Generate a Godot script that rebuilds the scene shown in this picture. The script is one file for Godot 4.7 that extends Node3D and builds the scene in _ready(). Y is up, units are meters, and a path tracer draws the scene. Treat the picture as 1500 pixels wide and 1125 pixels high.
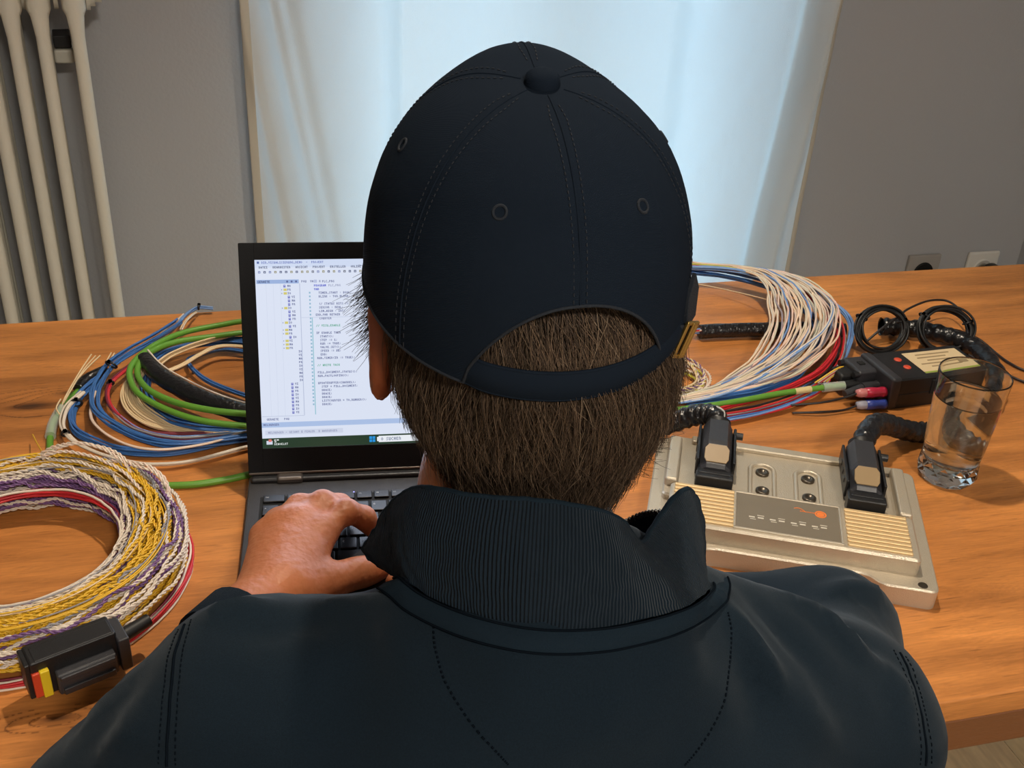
extends Node3D

var taken := {}
var noise_a := FastNoiseLite.new()
var M := {}
const TABLE_Y := 0.75


func _ready() -> void:
	noise_a.seed = 11
	noise_a.frequency = 1.0
	# ---- camera ----
	var cam := Camera3D.new()
	cam.name = "camera"
	cam.transform = Transform3D(Basis(Vector3(0.96878, 0.05079, 0.24265), Vector3(0.07683, 0.86907, -0.48869), Vector3(-0.23570, 0.49208, 0.83804)), Vector3(0.0000, 1.3958, 0.0000))
	cam.fov = rad_to_deg(2.0 * atan(562.5 / 1550.0))
	cam.near = 0.05
	cam.far = 60.0
	add_child(cam)
	cam.current = true
	# ---- sky, seen only through the window behind the curtain: an overcast day ----
	var env := Environment.new()
	var sky := Sky.new()
	var sm := ProceduralSkyMaterial.new()
	sm.sky_top_color = Color(0.70, 0.87, 1.0)
	sm.sky_horizon_color = Color(0.78, 0.91, 1.0)
	sm.ground_horizon_color = Color(0.55, 0.64, 0.68)
	sm.ground_bottom_color = Color(0.40, 0.45, 0.45)
	sm.sky_energy_multiplier = 2.3
	sm.ground_energy_multiplier = 1.9
	sky.sky_material = sm
	env.background_mode = Environment.BG_SKY
	env.sky = sky
	env.tonemap_mode = Environment.TONE_MAPPER_LINEAR
	env.tonemap_exposure = 1.0
	env.sdfgi_enabled = true
	env.ssao_enabled = true
	env.ssil_enabled = true
	var we := WorldEnvironment.new()
	we.name = "world_environment"
	we.environment = env
	add_child(we)

	make_materials()
	build_lamps()
	build_room()
	build_table()
	build_radiator()
	build_curtain()
	build_sockets()
	build_person()
	build_laptop()
	build_controller()
	build_interface_box()
	build_glass()
	build_front_coil()
	build_back_harness()
	build_right_harness()
	build_small_cables()


# ------------------------------------------------------------------ naming
func numbered(called: String, parent: Node) -> String:
	var key := str(parent.get_instance_id()) + called
	var k: int = taken.get(key, 0)
	taken[key] = k + 1
	return called if k == 0 else "%s_%03d" % [called, k]


func thing(called: String, label: String, category: String, at := Vector3.ZERO, turn := 0.0, group := "") -> Node3D:
	var o := Node3D.new()
	o.name = numbered(called, self)
	add_child(o, true)
	o.position = at
	o.rotation.y = turn
	tag(o, label, category, group)
	return o


func tag(o: Node, label: String, category: String, group := "") -> void:
	o.set_meta("label", label)
	o.set_meta("category", category)
	if group != "":
		o.set_meta("group", group)


func put(called: String, mesh: Mesh, mat: Material, parent: Node = null, label := "") -> MeshInstance3D:
	var p: Node = self if parent == null else parent
	var o := MeshInstance3D.new()
	o.name = numbered(called, p)
	o.mesh = mesh
	o.material_override = mat
	p.add_child(o, true)
	if label != "":
		o.set_meta("label", label)
	return o


func struct(called: String, mesh: Mesh, mat: Material) -> MeshInstance3D:
	var o := put(called, mesh, mat)
	o.set_meta("kind", "structure")
	return o


# ------------------------------------------------------------------ mesh collecting
class MB:
	var v := PackedVector3Array()
	var n := PackedVector3Array()
	var uv := PackedVector2Array()
	var c := PackedColorArray()
	var ix := PackedInt32Array()
	var col := Color.WHITE

	func vert(p: Vector3, nn: Vector3, t := Vector2.ZERO) -> int:
		v.append(p)
		n.append(nn)
		uv.append(t)
		c.append(col)
		return v.size() - 1

	func tri(a: int, b: int, d: int) -> void:
		ix.append(a)
		ix.append(b)
		ix.append(d)

	# a, b, d, e run round the face clockwise as seen from its front
	func face(a: Vector3, b: Vector3, d: Vector3, e: Vector3) -> void:
		var nn := (d - a).cross(b - a).normalized()
		var k := vert(a, nn, Vector2(0, 0))
		vert(b, nn, Vector2(0, 1))
		vert(d, nn, Vector2(1, 1))
		vert(e, nn, Vector2(1, 0))
		tri(k, k + 1, k + 2)
		tri(k, k + 2, k + 3)

	func tube(p: PackedVector3Array, r: float, sides := 8, r_end := -1.0, caps := true, closed := false) -> void:
		var m := p.size()
		if m < 2:
			return
		var base := v.size()
		var t := (p[1] - p[0]).normalized()
		var nn := t.cross(Vector3.UP)
		if nn.length() < 0.1:
			nn = t.cross(Vector3.RIGHT)
		nn = nn.normalized()
		var cs := PackedVector2Array()
		for j in sides:
			cs.append(Vector2.from_angle(TAU * j / sides))
		var along := 0.0
		for i in m:
			if closed:
				t = (p[(i + 1) % m] - p[(i - 1 + m) % m])
			else:
				t = p[mini(i + 1, m - 1)] - p[maxi(i - 1, 0)]
			if t.length() < 1e-9:
				t = Vector3.UP
			t = t.normalized()
			nn = (nn - t * nn.dot(t)).normalized()
			var bb := t.cross(nn)
			var rr := r if r_end < 0.0 else lerpf(r, r_end, float(i) / (m - 1))
			if i > 0:
				along += p[i].distance_to(p[i - 1])
			for j in sides:
				var d := nn * cs[j].x + bb * cs[j].y
				vert(p[i] + d * rr, d, Vector2(along * 50.0, float(j) / sides))
		var rings := m if closed else m - 1
		for i in rings:
			var a := base + i * sides
			var b := base + ((i + 1) % m) * sides
			for j in sides:
				var k := (j + 1) % sides
				tri(a + j, b + j, a + k)
				tri(b + j, b + k, a + k)
		if caps and not closed:
			for e in 2:
				var at := 0 if e == 0 else m - 1
				var dirn := (p[0] - p[1]).normalized() if e == 0 else (p[m - 1] - p[m - 2]).normalized()
				var k0 := v.size()
				for j in sides:
					vert(v[base + at * sides + j], dirn)
				for j in range(1, sides - 1):
					if e == 0:
						tri(k0, k0 + j, k0 + j + 1)
					else:
						tri(k0, k0 + j + 1, k0 + j)

	# grid of points, rows of length nv; flip turns the front round
	func grid(p: PackedVector3Array, nu: int, nv: int, flip := false, closed_u := false, closed_v := false) -> void:
		var base := v.size()
		for i in nu:
			for j in nv:
				var i0 := i - 1
				var i1 := i + 1
				if closed_u:
					i0 = (i - 1 + nu - 1) % (nu - 1)
					i1 = (i + 1) % (nu - 1)
				else:
					i0 = maxi(i0, 0)
					i1 = mini(i1, nu - 1)
				var j0 := j - 1
				var j1 := j + 1
				if closed_v:
					j0 = (j - 1 + nv - 1) % (nv - 1)
					j1 = (j + 1) % (nv - 1)
				else:
					j0 = maxi(j0, 0)
					j1 = mini(j1, nv - 1)
				var du := p[i1 * nv + j] - p[i0 * nv + j]
				var dv := p[i * nv + j1] - p[i * nv + j0]
				var nn := dv.cross(du)
				if flip:
					nn = -nn
				if nn.length() < 1e-14:
					nn = Vector3.UP
				vert(p[i * nv + j], nn.normalized(), Vector2(float(i) / (nu - 1), float(j) / (nv - 1)))
		for i in nu - 1:
			for j in nv - 1:
				var a := base + i * nv + j
				var b := a + nv
				if flip:
					tri(a, a + 1, b)
					tri(b, a + 1, b + 1)
				else:
					tri(a, b, a + 1)
					tri(b, b + 1, a + 1)

	func box(xf: Transform3D, size: Vector3, bevel := 0.0) -> void:
		var h := size * 0.5
		var b := minf(bevel, minf(h.x, minf(h.y, h.z)) * 0.98)
		for axis in 3:
			for s in [-1.0, 1.0]:
				var w := (axis + 1) % 3
				var u := (axis + 2) % 3
				var base := v.size()
				var cu: Array = [-h[u], h[u]] if b <= 0.0 else [-h[u], -h[u] + b, h[u] - b, h[u]]
				var cw: Array = [-h[w], h[w]] if b <= 0.0 else [-h[w], -h[w] + b, h[w] - b, h[w]]
				for a in cu:
					for d in cw:
						var q := Vector3.ZERO
						q[axis] = s * h[axis]
						q[u] = a
						q[w] = d
						var nn := Vector3.ZERO
						nn[axis] = s
						if b > 0.0:
							var inner := q.clamp(-h + Vector3.ONE * b, h - Vector3.ONE * b)
							nn = (q - inner).normalized()
							q = inner + nn * b
						vert(xf * q, (xf.basis * nn).normalized(), Vector2(q[u], q[w]))
				var m := cw.size()
				for i in cu.size() - 1:
					for j in m - 1:
						var k := base + i * m + j
						if s > 0.0:
							tri(k, k + m, k + 1)
							tri(k + m, k + m + 1, k + 1)
						else:
							tri(k, k + 1, k + m)
							tri(k + m, k + 1, k + m + 1)

	# outline in x and z, lifted from y0 to y1, with a chamfered upper edge
	func prism(xf: Transform3D, outline: PackedVector2Array, y0: float, y1: float, bevel := 0.0) -> void:
		var poly := outline.duplicate()
		var area := 0.0
		var m := poly.size()
		for i in m:
			area += poly[i].cross(poly[(i + 1) % m])
		if area < 0.0:
			poly.reverse()
		var en := PackedVector2Array()
		for i in m:
			var d := (poly[(i + 1) % m] - poly[i]).normalized()
			en.append(Vector2(d.y, -d.x))
		var vn := PackedVector2Array()
		var inset := PackedVector2Array()
		for i in m:
			var a := en[(i - 1 + m) % m]
			var b := en[i]
			var s := (a + b).normalized()
			vn.append(s)
			inset.append(poly[i] - s * bevel / maxf(0.3, s.dot(b)))
		for i in m:
			var j := (i + 1) % m
			var na := vn[i] if en[(i - 1 + m) % m].dot(en[i]) > 0.75 else en[i]
			var nb := vn[j] if en[j].dot(en[i]) > 0.75 else en[i]
			var a3 := (xf.basis * Vector3(na.x, 0, na.y)).normalized()
			var b3 := (xf.basis * Vector3(nb.x, 0, nb.y)).normalized()
			var up3 := xf.basis.y.normalized()
			var k := vert(xf * Vector3(poly[i].x, y0, poly[i].y), a3)
			vert(xf * Vector3(poly[j].x, y0, poly[j].y), b3)
			vert(xf * Vector3(poly[i].x, y1 - bevel, poly[i].y), a3)
			vert(xf * Vector3(poly[j].x, y1 - bevel, poly[j].y), b3)
			tri(k, k + 1, k + 2)
			tri(k + 1, k + 3, k + 2)
			if bevel > 0.0:
				k = vert(xf * Vector3(poly[i].x, y1 - bevel, poly[i].y), (a3 + up3).normalized())
				vert(xf * Vector3(poly[j].x, y1 - bevel, poly[j].y), (b3 + up3).normalized())
				vert(xf * Vector3(inset[i].x, y1, inset[i].y), (a3 + up3).normalized())
				vert(xf * Vector3(inset[j].x, y1, inset[j].y), (b3 + up3).normalized())
				tri(k, k + 1, k + 2)
				tri(k + 1, k + 3, k + 2)
		var tr := Geometry2D.triangulate_polygon(inset)
		for top in 2:
			var y := y1 if top == 1 else y0
			var src := inset if top == 1 else poly
			var nn := xf.basis.y.normalized() * (1.0 if top == 1 else -1.0)
			var k := v.size()
			for q in src:
				vert(xf * Vector3(q.x, y, q.y), nn, q * 4.0)
			for i in range(0, tr.size(), 3):
				var a := src[tr[i]]
				var b := src[tr[i + 1]]
				var d := src[tr[i + 2]]
				var up := (b - a).cross(d - a) > 0.0
				if up == (top == 1):
					tri(k + tr[i], k + tr[i + 1], k + tr[i + 2])
				else:
					tri(k + tr[i], k + tr[i + 2], k + tr[i + 1])

	# outline of (radius, height) turned about the y axis of xf
	func lathe(xf: Transform3D, prof: PackedVector2Array, segs := 32) -> void:
		var p := PackedVector3Array()
		for i in segs + 1:
			var a := TAU * i / segs
			for q in prof:
				p.append(xf * Vector3(cos(a) * q.x, q.y, sin(a) * q.x))
		grid(p, segs + 1, prof.size(), false, true, false)

	func blob(xf: Transform3D, r: Vector3, rings := 10, segs := 16) -> void:
		var prof := PackedVector2Array()
		for i in rings + 1:
			var a := -PI / 2 + PI * i / rings
			prof.append(Vector2(maxf(cos(a), 0.001), sin(a)))
		lathe(xf * Transform3D(Basis.from_scale(r), Vector3.ZERO), prof, segs)

	func mesh() -> ArrayMesh:
		var arr := []
		arr.resize(Mesh.ARRAY_MAX)
		arr[Mesh.ARRAY_VERTEX] = v
		arr[Mesh.ARRAY_NORMAL] = n
		arr[Mesh.ARRAY_TEX_UV] = uv
		arr[Mesh.ARRAY_COLOR] = c
		arr[Mesh.ARRAY_INDEX] = ix
		var m := ArrayMesh.new()
		m.add_surface_from_arrays(Mesh.PRIMITIVE_TRIANGLES, arr)
		return m


static func at(p: Vector3, rot := Vector3.ZERO) -> Transform3D:
	return Transform3D(Basis.from_euler(rot), p)


func box_mesh(size: Vector3, bevel := 0.0, p := Vector3.ZERO) -> ArrayMesh:
	var b := MB.new()
	b.box(at(p), size, bevel)
	return b.mesh()


func round_rect(w: float, d: float, r: float, seg := 5) -> PackedVector2Array:
	var o := PackedVector2Array()
	for q in [[1, 1, 0.0], [-1, 1, 90.0], [-1, -1, 180.0], [1, -1, 270.0]]:
		for i in seg + 1:
			var a := deg_to_rad(q[2] + 90.0 * i / seg)
			o.append(Vector2(q[0] * (w * 0.5 - r) + cos(a) * r, q[1] * (d * 0.5 - r) + sin(a) * r))
	return o


# a smooth run of points through the given ones
func smooth(p: PackedVector3Array, per := 8, closed := false) -> PackedVector3Array:
	var o := PackedVector3Array()
	var m := p.size()
	var last := m if closed else m - 1
	for i in last:
		var a := p[(i - 1 + m) % m] if closed else p[maxi(i - 1, 0)]
		var b := p[i]
		var c := p[(i + 1) % m]
		var d := p[(i + 2) % m] if closed else p[mini(i + 2, m - 1)]
		for k in per:
			o.append(b.cubic_interpolate(c, a, d, float(k) / per))
	if not closed:
		o.append(p[m - 1])
	return o


func wobble(p: PackedVector3Array, amount: float, scale: float, seed_at: float) -> PackedVector3Array:
	var o := PackedVector3Array()
	var s := 0.0
	for i in p.size():
		if i > 0:
			s += p[i].distance_to(p[i - 1])
		var q := s * scale + seed_at * 17.3
		o.append(p[i] + Vector3(noise_a.get_noise_2d(q, seed_at * 3.1), 0.5 * noise_a.get_noise_2d(q, seed_at * 5.7 + 40.0), noise_a.get_noise_2d(q, seed_at * 7.9 + 90.0)) * amount)
	return o


# two strands wound round a path
func twisted(b: MB, p: PackedVector3Array, r: float, pitch: float, col_a: Color, col_b: Color, sides := 5, per_turn := 6.0) -> void:
	var s := 0.0
	var nn := Vector3.UP
	var one := PackedVector3Array()
	var two := PackedVector3Array()
	var step := pitch / per_turn
	var next := 0.0
	for i in p.size() - 1:
		var l := p[i].distance_to(p[i + 1])
		var t := (p[i + 1] - p[i]).normalized()
		while next < s + l:
			var q := p[i].lerp(p[i + 1], (next - s) / maxf(l, 1e-6))
			nn = (nn - t * nn.dot(t)).normalized()
			var a := TAU * next / pitch
			var d := (nn * cos(a) + t.cross(nn) * sin(a)) * r
			one.append(q + d)
			two.append(q - d)
			next += step
		s += l
	b.col = col_a
	b.tube(one, r, sides)
	b.col = col_b
	b.tube(two, r, sides)


func make_tex(w: int, h: int, f: Callable) -> ImageTexture:
	var im := Image.create(w, h, true, Image.FORMAT_RGB8)
	for y in h:
		for x in w:
			im.set_pixel(x, y, f.call(x, y))
	im.generate_mipmaps()
	return ImageTexture.create_from_image(im)


func noise_tex(freq: float, seed_n: int, size := 256, normal := true, strength := 4.0) -> NoiseTexture2D:
	var nz := FastNoiseLite.new()
	nz.seed = seed_n
	nz.frequency = freq
	nz.fractal_octaves = 3
	var t := NoiseTexture2D.new()
	t.width = size
	t.height = size
	t.seamless = true
	t.noise = nz
	t.as_normal_map = normal
	t.bump_strength = strength
	return t


func mat(called: String, col: Color, rough := 0.6, metal := 0.0) -> StandardMaterial3D:
	var m := StandardMaterial3D.new()
	m.resource_name = called
	m.albedo_color = col
	m.roughness = rough
	m.metallic = metal
	M[called] = m
	return m


func with_normal(m: StandardMaterial3D, t: Texture2D, scale: float, uv := Vector3.ZERO) -> void:
	m.normal_enabled = true
	m.normal_texture = t
	m.normal_scale = scale
	if uv != Vector3.ZERO:
		m.uv1_triplanar = true
		m.uv1_scale = uv


func rgb(r: int, g: int, b: int) -> Color:
	return Color8(r, g, b)


func lin(r: int, g: int, b: int) -> Color:
	return Color8(r, g, b).srgb_to_linear()


# ------------------------------------------------------------------ materials
func make_materials() -> void:
	var speck := noise_tex(0.09, 3, 256, true, 3.0)
	var fine := noise_tex(0.35, 5, 256, true, 3.0)
	var m := mat("plaster", rgb(178, 179, 182), 0.92)
	with_normal(m, speck, 0.12, Vector3(5, 5, 5))
	m = mat("white_paint", rgb(205, 203, 198), 0.9)
	m = mat("enamel", rgb(226, 222, 208), 0.35)
	with_normal(m, speck, 0.12, Vector3(4, 4, 4))
	m = mat("white_plastic", rgb(225, 222, 214), 0.4)
	m = mat("socket_grey", rgb(165, 160, 154), 0.4)
	m = mat("black_plastic", rgb(26, 26, 28), 0.42)
	with_normal(m, fine, 0.25, Vector3(14, 14, 14))
	m = mat("grey_black_plastic", rgb(52, 52, 56), 0.38)
	with_normal(m, fine, 0.25, Vector3(14, 14, 14))
	m = mat("dark_hole", rgb(12, 12, 12), 0.8)
	m = mat("black_rubber", rgb(24, 24, 25), 0.5)
	m = mat("tape", rgb(26, 26, 29), 0.28)
	with_normal(m, noise_tex(0.03, 8, 256, true, 8.0), 0.6, Vector3(16, 16, 16))
	m = mat("yellow_plastic", rgb(226, 196, 40), 0.45)
	m = mat("red_plastic", rgb(205, 70, 40), 0.45)
	m = mat("beige_label", rgb(214, 190, 150), 0.6)
	m = mat("aluminium", rgb(200, 188, 168), 0.42, 0.55)
	with_normal(m, fine, 0.35, Vector3(9, 9, 9))
	m = mat("glow_tinted_alloy", rgb(228, 196, 146), 0.4, 0.4)  # aluminium ribs: a warm reflected glow is put into this tint
	m = mat("label_plate", rgb(118, 108, 92), 0.5)
	m = mat("orange_print", rgb(232, 124, 52), 0.6)
	m = mat("pale_print", rgb(214, 206, 190), 0.6)
	m = mat("bolt", rgb(96, 88, 78), 0.35, 0.8)
	m = mat("brass", rgb(214, 178, 104), 0.25, 0.95)
	m = mat("gold_clip", rgb(190, 160, 80), 0.35, 0.8)
	m = mat("lid_black", rgb(19, 20, 23), 0.5)
	m.metallic_specular = 0.3
	with_normal(m, fine, 0.2, Vector3(14, 14, 14))
	m = mat("laptop_shell", rgb(48, 46, 46), 0.42)
	with_normal(m, fine, 0.25, Vector3(14, 14, 14))
	m = mat("key_black", rgb(27, 27, 29), 0.34)
	with_normal(m, fine, 0.15, Vector3(14, 14, 14))
	m = mat("legend_white", rgb(205, 205, 205), 0.6)
	m = mat("hinge_metal", rgb(112, 104, 98), 0.35, 0.7)
	m = mat("skin", rgb(178, 108, 68), 0.5)
	m.subsurf_scatter_enabled = true
	m.subsurf_scatter_strength = 0.12
	m.vertex_color_use_as_albedo = true
	with_normal(m, noise_tex(0.05, 21, 256, true, 4.0), 0.35, Vector3(7, 7, 7))
	m = mat("hair", rgb(255, 255, 255), 0.55)
	m.metallic_specular = 0.35
	m.vertex_color_use_as_albedo = true
	m = mat("scalp_hair", rgb(58, 48, 41), 0.7)
	with_normal(m, noise_tex(0.12, 31, 256, true, 8.0), 0.9, Vector3(9, 3, 9))
	m = mat("trousers", rgb(46, 48, 56), 0.9)
	m = mat("chair_wood", rgb(120, 80, 50), 0.5)
	# sweatshirt: a washed dark blue fleece
	var fleece := make_tex(256, 256, func(x, y):
		var g: float = 0.86 + 0.30 * noise_a.get_noise_2d(x * 0.9, y * 0.9) + 0.12 * noise_a.get_noise_2d(x * 0.11 + 50.0, y * 0.11)
		return Color(g, g, g))
	m = mat("fleece", rgb(27, 40, 51), 0.95)
	m.albedo_texture = fleece
	m.rim_enabled = true
	m.rim = 0.6
	m.rim_tint = 0.5
	m.metallic_specular = 0.2
	with_normal(m, fine, 0.42, Vector3(22, 22, 22))
	m = mat("seam_cloth", rgb(25, 37, 47), 0.95)
	m.metallic_specular = 0.2
	m.rim_enabled = true
	m.rim = 0.2
	m.rim_tint = 0.8
	with_normal(m, fine, 0.4, Vector3(9, 9, 9))
	m = mat("stitch", rgb(15, 21, 28), 0.95)
	m.metallic_specular = 0.05
	# rib knit of the collar: fine upright ribs
	var rib_h := Image.create(16, 16, false, Image.FORMAT_RGB8)
	for x in 16:
		for y in 16:
			var g := 0.5 + 0.5 * cos(TAU * x / 16.0)
			rib_h.set_pixel(x, y, Color(g, g, g))
	rib_h.bump_map_to_normal_map(5.0)
	m = mat("rib_knit", rgb(26, 38, 49), 0.95)
	m.normal_enabled = true
	m.normal_texture = ImageTexture.create_from_image(rib_h)
	m.normal_scale = 2.2
	m.metallic_specular = 0.25
	m.uv1_scale = Vector3(210, 1, 1)
	m.rim_enabled = true
	m.rim = 0.3
	# cap twill: fine slanting ribs
	var tw := Image.create(32, 32, false, Image.FORMAT_RGB8)
	for x in 32:
		for y in 32:
			var g := 0.5 + 0.5 * cos(TAU * (x + y) / 16.0)
			tw.set_pixel(x, y, Color(g, g, g))
	tw.bump_map_to_normal_map(4.0)
	m = mat("twill", rgb(27, 35, 46), 0.85)
	m.normal_enabled = true
	m.normal_texture = ImageTexture.create_from_image(tw)
	m.normal_scale = 0.4
	m.metallic_specular = 0.12
	m.uv1_scale = Vector3(170, 90, 1)
	m.rim_enabled = true
	m.rim = 0.0
	m = mat("twill_plain", rgb(25, 32, 42), 0.85)
	with_normal(m, fine, 0.4, Vector3(9, 9, 9))
	m = mat("cap_stitch", rgb(32, 37, 46), 0.85)
	# curtain
	m = mat("sheer", rgb(226, 228, 226), 0.9)
	m.backlight_enabled = true
	m.backlight = Color(0.8, 0.82, 0.82)
	m.cull_mode = BaseMaterial3D.CULL_DISABLED
	with_normal(m, noise_tex(0.25, 41, 256, true, 3.0), 0.25, Vector3(6, 6, 6))
	m = mat("hem_cloth", rgb(196, 190, 176), 0.9)
	m.cull_mode = BaseMaterial3D.CULL_DISABLED
	m = mat("window_frame", rgb(222, 222, 220), 0.5)
	m = mat("pane", Color(0.95, 1.0, 1.0, 0.06), 0.02)
	m.transparency = BaseMaterial3D.TRANSPARENCY_ALPHA
	# drinking glass and water
	m = mat("glass", Color(0.97, 0.99, 0.985, 0.0), 0.0)
	m.refraction_enabled = true
	m.refraction_scale = 0.05
	m = mat("water", Color(0.99, 1.0, 1.0, 0.0), 0.0)
	m.refraction_enabled = true
	m.refraction_scale = 0.033
	m = mat("clear_sleeve", Color(0.9, 0.92, 0.9, 0.35), 0.15)
	m.transparency = BaseMaterial3D.TRANSPARENCY_ALPHA
	m = mat("wire", rgb(255, 255, 255), 0.42)
	m.vertex_color_use_as_albedo = true
	m = mat("green_sheath", rgb(96, 150, 50), 0.42)
	m = mat("beam_narrowing_shade", rgb(60, 58, 55), 0.5)
	m = mat("bulb", rgb(255, 240, 215), 0.5)
	m.emission_enabled = true
	m.emission = Color(1.0, 0.86, 0.70)
	m.emission_energy_multiplier = 6.0
	# oiled oak, with long fibres, growth lines, pores and a few knots
	var g1 := FastNoiseLite.new()
	g1.seed = 4
	g1.frequency = 1.0
	var knots := [Vector3(0.270, 0.222, 0.045), Vector3(0.315, 0.197, 0.03), Vector3(0.350, 0.712, 0.020), Vector3(1.30, 0.35, 0.02)]
	var wood := make_tex(1792, 768, func(px, py):
		var x: float = px * 1.9 / 1792.0
		var z: float = py * 0.86 / 768.0
		var bend := 0.0
		var dark := 0.0
		for k in knots:
			var dx: float = (x - k.x) / 3.2
			var dz: float = z - k.y
			var q: float = exp(-(dx * dx + dz * dz) / (k.z * k.z * 0.35))
			bend += q * 1.5
			dark += exp(-(dx * dx + dz * dz) / (k.z * k.z * 0.03))
		var row := floorf(z / 0.149)
		var warp: float = g1.get_noise_2d(x * 1.3 + row * 9.0, z * 6.0) * 0.7
		var ring: float = sin((z * 42.0 + warp * 5.0 + bend * 3.0 + row * 2.1) * TAU * 0.5)
		var fibre: float = g1.get_noise_2d(x * 14.0 + row * 31.0, z * 620.0 + warp * 20.0)
		var pore: float = g1.get_noise_2d(x * 12.0, z * 800.0 + 300.0)
		var broad: float = g1.get_noise_2d(x * 2.0 + 70.0 + row * 3.0, z * 22.0)
		var k2: float = 1.0 + 0.07 * ring * (0.4 + absf(broad)) + 0.11 * fibre + 0.13 * broad
		if pore > 0.36:
			k2 -= (pore - 0.36) * 0.6
		k2 *= 1.0 - 0.55 * clampf(dark, 0.0, 1.0)
		var crack: float = absf(sin((z * 42.0 + warp * 5.0 + bend * 3.0) * 1.9)) if bend > 0.25 else 1.0
		if crack < 0.12:
			k2 *= 0.72
		return Color(0.765 * k2, 0.495 * pow(k2, 1.12), 0.255 * pow(k2, 1.25)))
	m = mat("oak", rgb(255, 255, 255), 0.42)
	m.albedo_texture = wood
	m.vertex_color_use_as_albedo = true
	m = mat("oak_edge", rgb(122, 76, 42), 0.5)  # apron brown darkened to stand for shade that the fill light removes
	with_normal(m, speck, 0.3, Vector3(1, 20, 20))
	var fl := make_tex(256, 512, func(px, py):
		var k2: float = 1.0 + 0.12 * g1.get_noise_2d(px * 0.5, py * 0.02) + 0.08 * g1.get_noise_2d(px * 0.08, py * 0.01 + 9.0)
		return Color(0.74 * k2, 0.64 * k2, 0.48 * k2))
	m = mat("floor_oak", rgb(255, 255, 255), 0.5)
	m.albedo_texture = fl
	m.vertex_color_use_as_albedo = true


# ------------------------------------------------------------------ lamps
func build_lamps() -> void:
	var t := thing("pendant_lamp", "dark metal pendant lamp hanging over the middle of the oak table", "lamp", Vector3(0.33, 2.12, -1.06))
	var b := MB.new()
	b.lathe(at(Vector3.ZERO), PackedVector2Array([Vector2(0.102, -0.06), Vector2(0.101, 0.0), Vector2(0.090, 0.10), Vector2(0.060, 0.15), Vector2(0.03, 0.17), Vector2(0.001, 0.17)]), 40)
	b.lathe(at(Vector3.ZERO), PackedVector2Array([Vector2(0.001, 0.165), Vector2(0.028, 0.165), Vector2(0.057, 0.146), Vector2(0.086, 0.098), Vector2(0.097, 0.0), Vector2(0.102, -0.06)]), 40)
	put("beam_narrowing_shade", b.mesh(), M.beam_narrowing_shade, t)  # unseen shade, made deep and narrow to keep the beam off the cap
	b = MB.new()
	b.tube(PackedVector3Array([Vector3(0, 0.17, 0), Vector3(0, 0.378, 0)]), 0.004, 8)
	put("cord", b.mesh(), M.black_rubber, t)
	b = MB.new()
	b.blob(at(Vector3(0, 0.10, 0)), Vector3(0.035, 0.04, 0.035))
	put("bulb", b.mesh(), M.bulb, t)
	var l := OmniLight3D.new()
	l.name = "pendant_light"
	l.light_color = Color(1.0, 0.94, 0.85)
	l.light_energy = 1.3
	l.light_size = 0.03
	l.omni_range = 9.0
	l.omni_attenuation = 2.0
	l.shadow_enabled = true
	l.position = Vector3(0, 0.10, 0)
	t.add_child(l)
	# an unseen lamp added behind the camera as fill light
	t = thing("added_fill_lamp", "added round fill lamp on the unseen ceiling at the back of the room", "lamp", Vector3(0.4, 2.46, 1.25))
	b = MB.new()
	b.lathe(at(Vector3.ZERO), PackedVector2Array([Vector2(0.19, 0.0), Vector2(0.2, 0.04), Vector2(0.001, 0.04)]), 40)
	put("lamp_base", b.mesh(), M.white_plastic, t)
	b = MB.new()
	b.lathe(at(Vector3.ZERO), PackedVector2Array([Vector2(0.001, -0.02), Vector2(0.1, -0.015), Vector2(0.17, 0.0), Vector2(0.18, 0.01)]), 40)
	var dm := mat("diffuser", rgb(255, 245, 230), 0.6)
	dm.emission_enabled = true
	dm.emission = Color(1.0, 0.86, 0.68)
	dm.emission_energy_multiplier = 1.5
	put("diffuser", b.mesh(), dm, t)
	var a := AreaLight3D.new()
	a.name = "fill_light"
	a.area_size = Vector2(0.34, 0.34)
	a.light_color = Color(1.0, 0.96, 0.90)
	a.light_energy = 5.2
	a.shadow_enabled = true
	a.position = Vector3(0, -0.035, 0)
	a.rotation.x = -PI / 2
	t.add_child(a)


# ------------------------------------------------------------------ room
const WALL_Z := -1.9
const RIGHT_X := 1.725

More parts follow.
